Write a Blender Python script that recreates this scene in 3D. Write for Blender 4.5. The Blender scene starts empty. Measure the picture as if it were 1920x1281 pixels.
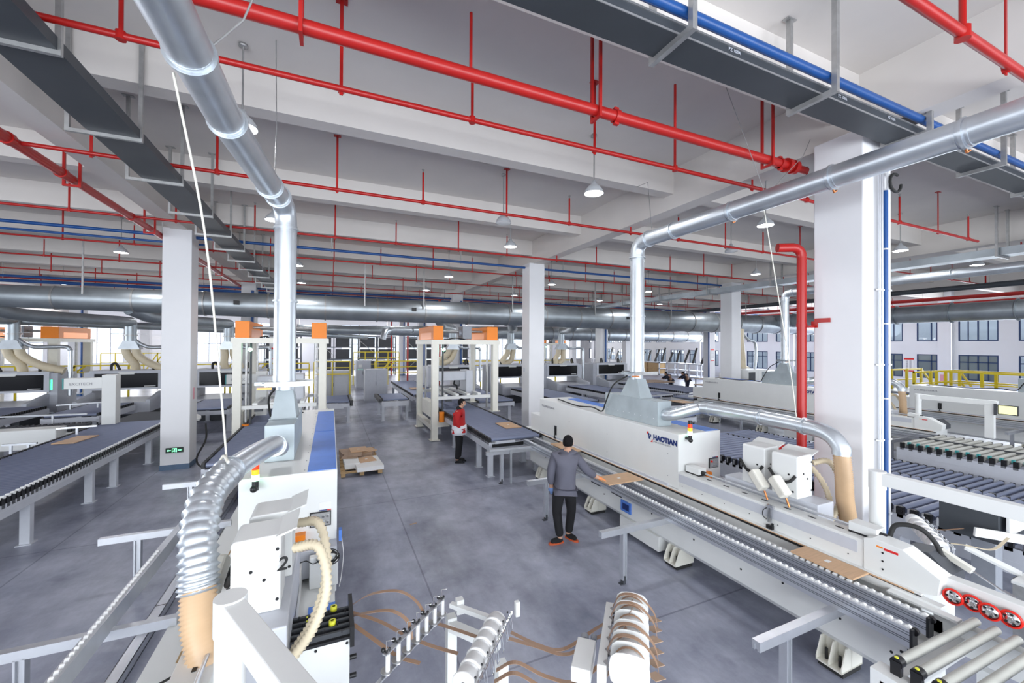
import bpy, bmesh, math, random
from mathutils import Vector, Matrix
from math import pi, sin, cos, radians as rad
random.seed(7)
S = bpy.context.scene
COL = S.collection

# ---------------------------------------------------------------- camera, world, light, exposure
cam_d = bpy.data.cameras.new('camera')
cam = bpy.data.objects.new('camera', cam_d); COL.objects.link(cam); S.camera = cam
cam_d.sensor_fit = 'HORIZONTAL'; cam_d.sensor_width = 36.0
cam_d.lens = 765.2 / 1920 * 36.0
cam_d.clip_start = 0.05; cam_d.clip_end = 400
yaw, pitch, roll = rad(23.954), rad(0.4494), rad(-0.3315)
fw = Vector((sin(yaw)*cos(pitch), cos(yaw)*cos(pitch), sin(pitch)))
rt = Vector((cos(yaw), -sin(yaw), 0)); dn = fw.cross(rt)
r2 = cos(roll)*rt + sin(roll)*dn; d2 = -sin(roll)*rt + cos(roll)*dn
cam.matrix_world = Matrix(((r2.x, -d2.x, -fw.x, 0), (r2.y, -d2.y, -fw.y, 0), (r2.z, -d2.z, -fw.z, 3.2), (0, 0, 0, 1)))

S.view_settings.view_transform = 'Standard'; S.view_settings.look = 'None'
S.view_settings.gamma = 1.0; S.view_settings.use_curve_mapping = False
S.view_settings.exposure = 0.5
W = bpy.data.worlds.new('daylight'); S.world = W; W.use_nodes = True
bg = W.node_tree.nodes['Background']
bg.inputs[0].default_value = (0.86, 0.93, 1.0, 1); bg.inputs[1].default_value = 1.5
S.cycles.max_bounces = 6; S.cycles.diffuse_bounces = 3; S.cycles.glossy_bounces = 3
S.cycles.transmission_bounces = 3; S.cycles.transparent_max_bounces = 6
S.cycles.caustics_reflective = False; S.cycles.caustics_refractive = False
S.cycles.sample_clamp_indirect = 3.0
S.cycles.use_denoising = True

def area(name, loc, rot, sx, sy, power, colr):
    l = bpy.data.lights.new(name, 'AREA'); l.shape = 'RECTANGLE'; l.size = sx; l.size_y = sy
    l.energy = power; l.color = colr
    o = bpy.data.objects.new(name, l); COL.objects.link(o); o.location = loc; o.rotation_euler = rot
    return o
# daylight through the tall windows of the walls behind and beside the viewer
area('window_light', (-6, -7.0, 2.6), (rad(90), 0, 0), 16, 3.6, 1100, (0.9, 0.95, 1.0))
area('window_light', (9, -7.0, 2.6), (rad(90), 0, 0), 12, 3.6, 650, (0.9, 0.95, 1.0))
area('window_light', (36.9, 22, 3.2), (rad(90), 0, rad(90)), 26, 3.4, 2400, (0.85, 0.92, 1.0))
area('window_light', (3, 54.0, 3.4), (rad(90), 0, rad(180)), 60, 3.4, 4200, (0.95, 0.97, 1.0))
area('window_light', (-29.5, 24, 3.2), (rad(90), 0, rad(-90)), 36, 3.4, 3000, (0.9, 0.95, 1.0))

# ---------------------------------------------------------------- materials
def mat(name, col, rough=0.5, metal=0.0, emit=0.0, bump=0.0, scale=8.0, vary=0.0, spec=0.5, aniso=None, ecol=None, alpha=1.0, trans=0.0, detail=4):
    m = bpy.data.materials.new(name); m.use_nodes = True
    nt = m.node_tree; b = nt.nodes['Principled BSDF']
    b.inputs['Base Color'].default_value = (*col, 1); b.inputs['Roughness'].default_value = rough
    b.inputs['Metallic'].default_value = metal; b.inputs['Specular IOR Level'].default_value = spec
    if alpha < 1: b.inputs['Alpha'].default_value = alpha
    if trans: b.inputs['Transmission Weight'].default_value = trans
    if emit:
        b.inputs['Emission Color'].default_value = (*(ecol or col), 1); b.inputs['Emission Strength'].default_value = emit
    if vary or bump:
        tc = nt.nodes.new('ShaderNodeTexCoord'); n = nt.nodes.new('ShaderNodeTexNoise')
        n.inputs['Scale'].default_value = scale; n.inputs['Detail'].default_value = detail
        if aniso:
            mp = nt.nodes.new('ShaderNodeMapping'); mp.inputs['Scale'].default_value = aniso
            nt.links.new(tc.outputs['Object'], mp.inputs[0]); nt.links.new(mp.outputs[0], n.inputs['Vector'])
        else: nt.links.new(tc.outputs['Object'], n.inputs['Vector'])
        if vary:
            r = nt.nodes.new('ShaderNodeValToRGB'); r.color_ramp.elements[0].position = 0.3; r.color_ramp.elements[1].position = 0.7
            r.color_ramp.elements[0].color = (*[max(0, c*(1-vary)) for c in col], 1)
            r.color_ramp.elements[1].color = (*[min(1, c*(1+vary)) for c in col], 1)
            nt.links.new(n.outputs['Fac'], r.inputs[0]); nt.links.new(r.outputs[0], b.inputs['Base Color'])
        if bump:
            bp = nt.nodes.new('ShaderNodeBump'); bp.inputs['Strength'].default_value = bump; bp.inputs['Distance'].default_value = 0.02
            nt.links.new(n.outputs['Fac'], bp.inputs['Height']); nt.links.new(bp.outputs[0], b.inputs['Normal'])
    return m
M = {}
M['ceiling'] = mat('painted_concrete_ceiling', (0.72, 0.68, 0.65), 0.9, vary=0.03, scale=1.2, spec=0.1)
M['wall'] = mat('painted_wall', (0.80, 0.81, 0.84), 0.85, vary=0.02, scale=0.8, spec=0.2)
M['column'] = mat('painted_column', (0.80, 0.80, 0.82), 0.8, vary=0.015, scale=2, spec=0.2)
M['band'] = mat('grey_blue_plinth_paint', (0.10, 0.16, 0.25), 0.6, vary=0.1)
M['white'] = mat('white_machine_paint', (0.80, 0.81, 0.80), 0.38, vary=0.015, scale=3)
M['cream'] = mat('cream_white_paint', (0.82, 0.80, 0.72), 0.4, vary=0.02)
M['greyw'] = mat('light_grey_paint', (0.58, 0.60, 0.66), 0.45, vary=0.03)
M['grey'] = mat('mid_grey_paint', (0.30, 0.32, 0.36), 0.5, vary=0.05)
M['dgrey'] = mat('dark_grey_paint', (0.06, 0.065, 0.075), 0.5, vary=0.1)
M['black'] = mat('black_plastic', (0.012, 0.012, 0.014), 0.4)
M['rubber'] = mat('black_rubber', (0.02, 0.02, 0.02), 0.75)
M['galv'] = mat('galvanised_sheet', (0.60, 0.64, 0.68), 0.38, 0.85, vary=0.10, scale=3, aniso=(1, 1, 1), bump=0.02)
M['galvd'] = mat('dull_galvanised_sheet', (0.40, 0.44, 0.47), 0.42, 0.8, vary=0.14, scale=2)
M['galvh'] = mat('galvanised_hood_sheet', (0.46, 0.52, 0.55), 0.5, 0.45, vary=0.07, scale=4)
M['steel'] = mat('steel_angle', (0.42, 0.42, 0.42), 0.4, 0.7, vary=0.12, scale=12)
M['chrome'] = mat('polished_steel', (0.75, 0.76, 0.78), 0.18, 1.0)
M['alu'] = mat('aluminium_profile', (0.66, 0.68, 0.72), 0.34, 0.75, vary=0.04)
M['alud'] = mat('aluminium_groove', (0.18, 0.20, 0.23), 0.45, 0.6)
M['red'] = mat('red_pipe_paint', (0.42, 0.010, 0.008), 0.35, vary=0.06, scale=3)
M['redb'] = mat('bright_red_plastic', (0.80, 0.02, 0.01), 0.35)
M['blue'] = mat('blue_pipe_paint', (0.008, 0.07, 0.26), 0.35, vary=0.08)
M['bluep'] = mat('blue_panel_film', (0.10, 0.25, 0.74), 0.45, vary=0.05)
M['blued'] = mat('dark_blue_frame', (0.012, 0.04, 0.13), 0.4)
M['tray'] = mat('dark_cable_trunking', (0.055, 0.062, 0.072), 0.5, 0.25, vary=0.1, scale=1.5)
M['orange'] = mat('orange_paint', (0.95, 0.26, 0.01), 0.45)
M['yellow'] = mat('yellow_rail_paint', (0.85, 0.66, 0.02), 0.4)
M['yellowl'] = mat('yellow_plastic', (0.75, 0.75, 0.05), 0.4)
M['mdf'] = mat('wood_panel', (0.62, 0.40, 0.24), 0.5, vary=0.08, scale=6, aniso=(1, 9, 9))
M['mdfd'] = mat('brown_board', (0.40, 0.28, 0.20), 0.6, vary=0.1, scale=5)
M['cardb'] = mat('cardboard', (0.45, 0.30, 0.15), 0.8, vary=0.08)
M['paper'] = mat('white_label', (0.85, 0.85, 0.85), 0.6)
M['pinkl'] = mat('pink_label', (0.75, 0.35, 0.42), 0.6)
M['hose'] = mat('cream_hose', (0.76, 0.66, 0.48), 0.45, vary=0.03)
M['hoset'] = mat('tan_flexible_hose', (0.62, 0.42, 0.25), 0.4, vary=0.05)
M['tape'] = mat('brown_edge_banding', (0.36, 0.22, 0.14), 0.35)
M['belt'] = mat('dark_conveyor_belt', (0.045, 0.05, 0.065), 0.6)
M['roll'] = mat('blue_grey_roller', (0.22, 0.25, 0.36), 0.40, 0.25, vary=0.05, scale=2)
M['rollg'] = mat('grey_plastic_roller', (0.52, 0.52, 0.48), 0.5, vary=0.12, scale=3)
M['rollw'] = mat('white_nylon_roller', (0.86, 0.86, 0.86), 0.35)
M['skin'] = mat('skin', (0.55, 0.32, 0.22), 0.55)
M['hair'] = mat('black_hair', (0.006, 0.005, 0.006), 0.8, bump=0.4, scale=60, spec=0.2)
M['jacket'] = mat('grey_work_jacket', (0.115, 0.115, 0.15), 0.85, bump=0.5, scale=5, vary=0.06)
M['redjac'] = mat('red_jacket', (0.42, 0.01, 0.012), 0.8, bump=0.4, scale=6)
M['whitejac'] = mat('white_cloth', (0.7, 0.7, 0.75), 0.8, bump=0.3, scale=6)
M['trouser'] = mat('black_trousers', (0.008, 0.008, 0.010), 0.85, bump=0.5, scale=6)
M['mask'] = mat('pale_blue_mask', (0.45, 0.68, 0.78), 0.8)
M['logo'] = mat('navy_print', (0.01, 0.03, 0.16), 0.5)
M['redp'] = mat('red_print', (0.7, 0.02, 0.02), 0.5)
M['greyp'] = mat('grey_print', (0.35, 0.35, 0.38), 0.6)
M['blackp'] = mat('black_print', (0.01, 0.01, 0.01), 0.6)
M['amber'] = mat('amber_lens', (1.0, 0.36, 0.02), 0.3, emit=0.9)
M['redlens'] = mat('red_lens', (0.9, 0.05, 0.01), 0.3, emit=0.5)
M['greenlens'] = mat('lit_green_lens', (0.6, 1.0, 0.8), 0.3, emit=6, ecol=(0.35, 1.0, 0.6))
M['greenled'] = mat('green_led_strip', (0.1, 0.9, 0.5), 0.3, emit=1.5)
M['signblack'] = mat('exit_sign_face', (0.004, 0.02, 0.012), 0.35)
M['signgreen'] = mat('exit_sign_glow', (0.25, 0.95, 0.5), 0.4, emit=1.6)
M['lamp'] = mat('lit_lamp', (1, 1, 1), 0.4, emit=14, ecol=(0.95, 0.98, 1.0))
M['lampoff'] = mat('lamp_shade', (0.52, 0.54, 0.57), 0.4, 0.2)
M['screen'] = mat('screen_glow', (0.75, 0.75, 0.35), 0.3, emit=0.8)
M['panelglass'] = mat('black_acrylic', (0.006, 0.006, 0.009), 0.12, spec=0.25)
M['glass'] = mat('window_glass', (0.9, 0.95, 1.0), 0.02, trans=1.0, spec=0.3)
M['frost'] = mat('grey_tinted_glass', (0.16, 0.20, 0.21), 0.15, spec=0.5)
M['gsteel'] = mat('rack_steel', (0.16, 0.18, 0.21), 0.5, 0.4)
M['copper'] = mat('copper_braid', (0.6, 0.22, 0.08), 0.35, 0.8)
M['outside'] = mat('pale_outside_wall', (0.75, 0.80, 0.86), 0.8)
# concrete floor : slab tone, cloudy dust, joint lines and stains
def floor_mat():
    m = bpy.data.materials.new('polished_concrete'); m.use_nodes = True; nt = m.node_tree; b = nt.nodes['Principled BSDF']
    tc = nt.nodes.new('ShaderNodeTexCoord')
    def noise(sc, det, rgh=0.6, mp=None):
        n = nt.nodes.new('ShaderNodeTexNoise'); n.inputs['Scale'].default_value = sc; n.inputs['Detail'].default_value = det; n.inputs['Roughness'].default_value = rgh
        if mp:
            q = nt.nodes.new('ShaderNodeMapping'); q.inputs['Scale'].default_value = mp; nt.links.new(tc.outputs['Object'], q.inputs[0]); nt.links.new(q.outputs[0], n.inputs['Vector'])
        else: nt.links.new(tc.outputs['Object'], n.inputs['Vector'])
        return n.outputs['Fac']
    def ramp(f, p0, c0, p1, c1):
        r = nt.nodes.new('ShaderNodeValToRGB'); r.color_ramp.elements[0].position = p0; r.color_ramp.elements[1].position = p1
        r.color_ramp.elements[0].color = (*c0, 1); r.color_ramp.elements[1].color = (*c1, 1); nt.links.new(f, r.inputs[0]); return r.outputs[0]
    def mul(a, c, f=1.0):
        x = nt.nodes.new('ShaderNodeMixRGB'); x.blend_type = 'MULTIPLY'; x.inputs[0].default_value = f; nt.links.new(a, x.inputs[1]); nt.links.new(c, x.inputs[2]); return x.outputs[0]
    base = ramp(noise(0.9, 7, 0.65), 0.3, (0.20, 0.215, 0.285), 0.70, (0.45, 0.47, 0.56))
    streak = ramp(noise(1.6, 6, 0.7, (1.0, 0.35, 1)), 0.30, (0.70, 0.70, 0.72), 0.60, (1.08, 1.08, 1.08))
    spots = ramp(noise(2.3, 3, 0.5), 0.27, (0.80, 0.80, 0.82), 0.37, (1, 1, 1))
    c = mul(mul(base, streak), spots)
    wv = nt.nodes.new('ShaderNodeTexBrick'); wv.inputs['Scale'].default_value = 1.0
    wv.inputs['Mortar Size'].default_value = 0.012; wv.inputs['Brick Width'].default_value = 5.1; wv.inputs['Row Height'].default_value = 4.9; wv.offset = 0.0
    wv.inputs['Color1'].default_value = wv.inputs['Color2'].default_value = (1, 1, 1, 1); wv.inputs['Mortar'].default_value = (0.62, 0.62, 0.64, 1)
    q = nt.nodes.new('ShaderNodeMapping'); q.inputs['Location'].default_value = (3.9, 1.2, 0); nt.links.new(tc.outputs['Object'], q.inputs[0]); nt.links.new(q.outputs[0], wv.inputs['Vector'])
    c = mul(c, wv.outputs['Color'])
    nt.links.new(c, b.inputs['Base Color'])
    rr = nt.nodes.new('ShaderNodeMapRange'); rr.inputs['To Min'].default_value = 0.22; rr.inputs['To Max'].default_value = 0.50
    nt.links.new(noise(3, 4), rr.inputs['Value']); nt.links.new(rr.outputs[0], b.inputs['Roughness'])
    return m
M['floor'] = floor_mat()
def corrugate(m, axis_scale, strength=0.6):
    nt = m.node_tree; b = nt.nodes['Principled BSDF']; tc = nt.nodes.new('ShaderNodeTexCoord')
    w = nt.nodes.new('ShaderNodeTexWave'); w.wave_type = 'BANDS'; w.bands_direction = 'Z'; w.inputs['Scale'].default_value = axis_scale
    bp = nt.nodes.new('ShaderNodeBump'); bp.inputs['Strength'].default_value = strength; bp.inputs['Distance'].default_value = 0.02
    nt.links.new(tc.outputs['Object'], w.inputs['Vector']); nt.links.new(w.outputs['Fac'], bp.inputs['Height']); nt.links.new(bp.outputs[0], b.inputs['Normal'])

# ---------------------------------------------------------------- mesh helpers
class B:
    def __init__(s): s.v = []; s.f = []; s.sm = []
    def add(s, vs, fs, smooth=False):
        k = len(s.v); s.v += [tuple(p) for p in vs]
        for f in fs: s.f.append([i+k for i in f]); s.sm.append(smooth)
        return s
    def box(s, x0, y0, z0, x1, y1, z1):
        x0, x1 = min(x0, x1), max(x0, x1); y0, y1 = min(y0, y1), max(y0, y1); z0, z1 = min(z0, z1), max(z0, z1)
        return s.add([(x0,y0,z0),(x1,y0,z0),(x1,y1,z0),(x0,y1,z0),(x0,y0,z1),(x1,y0,z1),(x1,y1,z1),(x0,y1,z1)],
                     [(0,3,2,1),(4,5,6,7),(0,1,5,4),(1,2,6,5),(2,3,7,6),(3,0,4,7)])
    def cb(s, c, d):   # box by centre and full size
        return s.box(c[0]-d[0]/2, c[1]-d[1]/2, c[2]-d[2]/2, c[0]+d[0]/2, c[1]+d[1]/2, c[2]+d[2]/2)
    def bar(s, a, b, w, h=None, up=(0, 0, 1), off=0):   # box beam from a to b
        a, b = Vector(a), Vector(b); h = h or w; d = (b-a).normalized(); up = Vector(up)
        if abs(d.dot(up)) > 0.99: up = Vector((0, 1, 0))
        r = d.cross(up).normalized(); u = r.cross(d)
        vs = [p + r*(i*w/2) + u*(j*h/2) for p in (a, b) for i, j in ((-1,-1),(1,-1),(1,1),(-1,1))]
        return s.add(vs, [(0,1,2,3)[::-1],(4,5,6,7),(0,1,5,4),(1,2,6,5),(2,3,7,6),(3,0,4,7)])
    def cyl(s, a, b, r, n=16, r1=None, caps=True, smooth=True):
        a, b = Vector(a), Vector(b); r1 = r if r1 is None else r1; d = (b-a).normalized()
        up = Vector((0, 0, 1)) if abs(d.z) < 0.9 else Vector((1, 0, 0))
        x = d.cross(up).normalized(); y = d.cross(x)
        vs = [p + (x*cos(2*pi*i/n) + y*sin(2*pi*i/n))*q for p, q in ((a, r), (b, r1)) for i in range(n)]
        s.add(vs, [(i, (i+1) % n, n+(i+1) % n, n+i) for i in range(n)], smooth)
        if caps:
            s.add(vs[:n], [tuple(range(n))[::-1]]); s.add(vs[n:], [tuple(range(n))])
        return s
    def tube(s, pts, r, n=12, caps=True, rs=None, close=False, flat=None):   # swept pipe; flat=(w,h): strip section
        P = [Vector(p) for p in pts]; k = len(P); vs = []; prev = None
        for i in range(k):
            t = (P[min(i+1, k-1)] - P[max(i-1, 0)]).normalized()
            if prev is None:
                up = Vector((0, 0, 1)) if abs(t.z) < 0.9 else Vector((1, 0, 0)); x = t.cross(up).normalized()
            else: x = (prev - t*prev.dot(t)).normalized()
            prev = x; y = t.cross(x); q = rs[i] if rs else r
            for j in range(n):
                a = 2*pi*j/n
                if flat: a += pi/4; vs.append(P[i] + x*(flat[0]/2*(1 if cos(a) > 0 else -1)) + y*(flat[1]/2*(1 if sin(a) > 0 else -1)))
                else: vs.append(P[i] + (x*cos(a) + y*sin(a))*q)
        fs = [(i*n+j, i*n+(j+1) % n, (i+1)*n+(j+1) % n, (i+1)*n+j) for i in range(k-1) for j in range(n)]
        s.add(vs, fs, not flat)
        if caps: s.add(vs[:n], [tuple(range(n))[::-1]]); s.add(vs[-n:], [tuple(range(n))])
        return s
    def lathe(s, c, prof, axis=(0, 0, 1), n=24, smooth=True):   # prof: (radius, along)
        c = Vector(c); d = Vector(axis).normalized(); up = Vector((0, 0, 1)) if abs(d.z) < 0.9 else Vector((1, 0, 0))
        x = d.cross(up).normalized(); y = d.cross(x); k = len(prof)
        vs = [c + d*h + (x*cos(2*pi*i/n) + y*sin(2*pi*i/n))*max(r, 1e-4) for r, h in prof for i in range(n)]
        return s.add(vs, [(j*n+i, j*n+(i+1) % n, (j+1)*n+(i+1) % n, (j+1)*n+i) for j in range(k-1) for i in range(n)], smooth)
    def prism(s, poly, ax, a, b):    # polygon (2D) swept along axis ax from a to b; poly in the other two axes' order
        def P(p, h): q = list(p); q.insert(ax, h); return tuple(q)
        n = len(poly); vs = [P(p, a) for p in poly] + [P(p, b) for p in poly]
        return s.add(vs, [tuple(range(n))[::-1], tuple(range(n, 2*n))] + [(i, (i+1) % n, n+(i+1) % n, n+i) for i in range(n)])
    def frus(s, b0, z0, b1, z1):     # frustum between two rectangles (x0,y0,x1,y1)
        q = lambda r, z: [(r[0], r[1], z), (r[2], r[1], z), (r[2], r[3], z), (r[0], r[3], z)]
        return s.add(q(b0, z0) + q(b1, z1), [(0,3,2,1),(4,5,6,7),(0,1,5,4),(1,2,6,5),(2,3,7,6),(3,0,4,7)])
    def ball(s, c, r, n=12, m=8, sc=(1, 1, 1)):
        vs = [(c[0]+r*sc[0]*sin(pi*j/m)*cos(2*pi*i/n), c[1]+r*sc[1]*sin(pi*j/m)*sin(2*pi*i/n), c[2]+r*sc[2]*cos(pi*j/m)) for j in range(m+1) for i in range(n)]
        return s.add(vs, [(j*n+i, j*n+(i+1) % n, (j+1)*n+(i+1) % n, (j+1)*n+i) for j in range(m) for i in range(n)], True)
    def mesh(s, name):
        me = bpy.data.meshes.new(name); me.from_pydata([tuple(v) for v in s.v], [], s.f)
        me.polygons.foreach_set('use_smooth', s.sm); me.validate()
        bm = bmesh.new(); bm.from_mesh(me); bmesh.ops.remove_doubles(bm, verts=bm.verts, dist=1e-5) if False else None
        bmesh.ops.recalc_face_normals(bm, faces=bm.faces); bm.to_mesh(me); bm.free(); me.update()
        return me
    def build(s, name, m, parent=None, bevel=0):
        me = s.mesh(name); me.materials.append(M[m] if isinstance(m, str) else m)
        o = bpy.data.objects.new(name, me); COL.objects.link(o)
        if parent: o.parent = parent
        if bevel:
            b = o.modifiers.new('bevel', 'BEVEL'); b.width = bevel; b.segments = 2; b.limit_method = 'ANGLE'
        return o
def tag(o, label=None, cat=None, group=None, kind=None):
    if label: o['label'] = label
    if cat: o['category'] = cat
    if group: o['group'] = group
    if kind: o['kind'] = kind
    return o
def empty(name, loc=(0, 0, 0), rz=0, label=None, cat=None, group=None):
    o = bpy.data.objects.new(name, None); COL.objects.link(o); o.location = loc; o.rotation_euler = (0, 0, rz); o.empty_display_size = 0.1
    return tag(o, label, cat, group)
def inst(o, loc, parent, rot=None, scale=None):    # a copy of one part under a parent
    c = o.copy(); COL.objects.link(c); c.parent = parent; c.location = loc
    if rot: c.rotation_euler = rot
    if scale: c.scale = scale
    return c
KIDS = {}
def copy_tree(o, parent=None, skip=()):
    c = o.copy(); COL.objects.link(c)
    if parent: c.parent = parent
    for ch in list(o.children):
        if ch.name.split('.')[0] in skip: continue
        copy_tree(ch, c, skip)
    return c
def clone(o, loc, label, rz=None, group=None, skip=()):
    c = copy_tree(o, None, skip); c.location = loc
    if rz is not None: c.rotation_euler = (0, 0, rz)
    c['label'] = label
    if group: c['group'] = group
    return c
def struct(b, name, m, label, parent=None, bevel=0):
    o = b.build(name, m, parent, bevel)
    if not parent: o['kind'] = 'structure'; o['label'] = label
    return o
def text(s, size, name, m, parent, mtx, ext=0.001, cond=0.0, align='LEFT', sx=1.0, font_sh=0.0):
    cu = bpy.data.curves.new(name, 'FONT'); cu.body = s; cu.size = size; cu.extrude = ext; cu.resolution_u = 3; cu.align_x = align; cu.shear = font_sh; cu.offset = cond
    t = bpy.data.objects.new(name, cu); COL.objects.link(t)
    dg = bpy.context.evaluated_depsgraph_get(); me = bpy.data.meshes.new_from_object(t.evaluated_get(dg))
    bpy.data.objects.remove(t); bpy.data.curves.remove(cu)
    me.name = name; me.materials.clear(); me.materials.append(M[m])
    me.transform(mtx @ Matrix.Diagonal((sx, 1, 1, 1)))
    o = bpy.data.objects.new(name, me); COL.objects.link(o)
    if parent: o.parent = parent
    return o
def frame_mtx(o, x, y):   # text plane: origin o, reading direction x, up y
    x = Vector(x).normalized(); y = Vector(y).normalized(); z = x.cross(y)
    return Matrix(((x.x, y.x, z.x, o[0]), (x.y, y.y, z.y, o[1]), (x.z, y.z, z.z, o[2]), (0, 0, 0, 1)))
def arc(c, p0, p1, n=8):  # quarter-ish bend from p0 to p1 around corner c (quadratic)
    p0, c, p1 = Vector(p0), Vector(c), Vector(p1)
    return [p0*(1-t)**2 + c*2*t*(1-t) + p1*t*t for t in [i/n for i in range(n+1)]]
def spline(pts, n=8):     # Catmull-Rom
    P = [Vector(p) for p in pts]; P = [P[0]*2-P[1]] + P + [P[-1]*2-P[-2]]; out = []
    for i in range(1, len(P)-2):
        for k in range(n):
            t = k/n; a, b, c, d = P[i-1:i+3]
            out.append(0.5*((2*b) + (c-a)*t + (2*a-5*b+4*c-d)*t*t + (3*b-a-3*c+d)*t**3))
    out.append(P[-2]); return out

# ================================================================ STRUCTURE
SLAB, CX0, CY0, DX, DY = 6.90, -3.87, 12.87, 10.25, 9.85
struct(B().box(-31, -9, -0.2, 38.5, 56, 0), 'floor', 'floor', 'grey polished concrete factory floor with dark joint lines')
struct(B().box(-31, -9, SLAB, 38.5, 56, SLAB+0.25), 'ceiling', 'ceiling', 'white painted concrete slab ceiling')
def beam(b, name, label): struct(b, name, 'ceiling', label)
for i in range(-2, 5):
    x = CX0 + DX*i + 0.16
    beam(B().box(x, -9, 6.08, x+0.36, 56, SLAB+0.05), 'trim_%d' % (i+3), 'deep white concrete beam running down the hall above a column line')
k = 8
for j in range(-2, 5):
    y = CY0 + DY*j + 0.12
    for dy, zb in ((0, 6.38), (3.28, 6.38), (6.75, 6.38)):
        if y+dy > 55.5: continue
        beam(B().box(-31, y+dy, zb, 38, y+dy+(0.36 if dy == 0 else 0.28), SLAB+0.04), 'trim_%d' % k, 'white concrete cross beam spanning the hall under the slab'); k += 1
def column(i, j, h=6.1, label=None):
    x, y = CX0+DX*i, CY0+DY*j
    c = struct(B().box(x, y, 0, x+0.6, y+0.6, h), 'column', 'column', '', bevel=0.015)
    c['kind'] = 'structure'; c['category'] = 'column'
    c['label'] = label or 'white square concrete column farther back in the hall'
    struct(B().box(x-0.006, y-0.006, 0, x+0.606, y+0.606, 0.13), 'column_plinth', 'band', '', c)
    return c
for j in range(-1, 5):
    for i in range(-2, 4):
        if j == -1 and i in (-2, -1, 0): continue
        lab = {(0, 0): 'white concrete column with the small green exit sign near its foot',
               (1, 0): 'white concrete column behind the red-jacketed worker and the near edge bander',
               (1, -1): 'widest white concrete column at right, with red riser and blue pipe',
               (2, 0): 'white concrete column standing behind the second long edge bander'}.get((i, j))
        column(i, j, label=lab)

# right wall, pilasters and windows
XR = 37.3
ws = []     # window rectangles (y0, y1)
for j in range(-1, 5):
    p = 12.67 + DY*j
    for a, b in ((0.80, 1.86), (2.62, 4.7), (5.4, 7.1), (7.9, 9.8-0.0)):
        if p+b < 54: ws.append((p+a, p+b if b < 9.7 else p+9.75-0.1))
ws = sorted(ws)
zb0, zb1, zt0, zt1 = 1.09, 2.71, 3.6, 5.2
wall = B(); cur = -2.0
for a, b in ws:
    wall.box(XR, cur, 0, XR+0.25, a, SLAB)
    wall.box(XR, a, 0, XR+0.25, b, zb0); wall.box(XR, a, zb1, XR+0.25, b, zt0); wall.box(XR, a, zt1, XR+0.25, b, SLAB)
    cur = b
wall.box(XR, cur, 0, XR+0.25, 55.3, SLAB)
struct(wall, 'wall_right', 'wall', 'white right side wall with two rows of windows')
n = 1
for a, b in ws:
    for z0, z1, low in ((zb0, zb1, 1), (zt0, zt1, 0)):
        f = B(); t = 0.06; xf0, xf1 = XR+0.02, XR+0.10
        f.box(xf0, a, z0, xf1, b, z0+t); f.box(xf0, a, z1-t, xf1, b, z1); f.box(xf0, a, z0+t, xf1, a+t, z1-t); f.box(xf0, b-t, z0+t, xf1, b, z1-t)
        mid = a+(b-a)*0.3 if b-a < 1.3 else (a+b)/2
        f.box(xf0, mid-t/2, z0+t, xf1, mid+t/2, z1-t)
        if low: f.box(xf0, a+t, z1-0.5, xf1, b-t, z1-0.5+t)
        if b-a > 1.5: f.box(xf0, (a+mid)/2-0.02, z0+t, xf1, (a+mid)/2+0.02, z1-t); f.box(xf0, (b+mid)/2-0.02, z0+t, xf1, (b+mid)/2+0.02, z1-t)
        w = struct(f, 'window_%d' % n, 'blued', 'dark blue framed %s window in the right wall' % ('lower' if low else 'upper'))
        dark = low and 10 < a < 20
        B().box(XR+0.055, a+t, z0+t, XR+0.065, b-t, z1-t).build('pane', 'frost' if dark else 'glass', w)
        n += 1
for j in range(-1, 5):
    y = 12.67 + DY*j
    struct(B().box(XR-0.45, y-0.02, 0, XR, y+0.62, SLAB), 'trim_%d' % (k+j+1), 'wall', 'white pilaster on the right wall')
k += 8
# far wall and left wall with bright openings
def far_wall(name, along_x, pos, lo, hi, ops, z0, z1):
    b = B(); cur = lo; t = 0.25
    def bb(a, c, za, zb):
        if along_x: b.box(a, pos, za, c, pos+t, zb)
        else: b.box(pos-t, a, za, pos, c, zb)
    for a, c in ops:
        bb(cur, a, 0, SLAB); bb(a, c, 0, z0); bb(a, c, z1, SLAB); cur = c
    bb(cur, hi, 0, SLAB)
    return struct(b, name, 'wall', 'white painted end wall')
ops = [(x, x+4.3) for x in (-29, -24, -13.5, -8.5, 1.2, 6.4, 11.6, 16.8, 22, 27.2, 32.4)]
far_wall('wall_back', True, 55.3, -31, 37.5, ops, 1.0, 5.6)
for a, c in ops:
    f = B(); t = .07
    f.box(a, 55.35, 1.0, c, 55.42, 1.07); f.box(a, 55.35, 5.53, c, 55.42, 5.6); f.box(a, 55.35, 3.1, c, 55.42, 3.17)
    for q in range(5): x = a + (c-a-t)*q/4; f.box(x, 55.35, 1.07, x+t, 55.42, 5.53)
    w = struct(f, 'window_%d' % n, 'greyw', 'bright tall window in the far wall'); n += 1
    B().box(a+.05, 55.38, 1.05, c-.05, 55.39, 5.55).build('pane', 'glass', w)
ops = [(y, y+3.4) for y in (14, 19, 24.5, 35, 40.5, 46)]
far_wall('wall_left', False, -30.7, -9, 55.3, ops, 1.3, 5.0)
for a, c in ops:
    f = B(); t = .07
    f.box(-30.85, a, 1.3, -30.78, c, 1.37); f.box(-30.85, a, 4.93, -30.78, c, 5.0); f.box(-30.85, a, 3.1, -30.78, c, 3.17)
    for q in range(5): y = a + (c-a-t)*q/4; f.box(-30.85, y, 1.37, -30.78, y+t, 4.93)
    w = struct(f, 'window_%d' % n, 'greyw', 'bright tall window in the left wall'); n += 1
    B().box(-30.82, a+.05, 1.35, -30.81, c-.05, 4.95).build('pane', 'glass', w)
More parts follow.
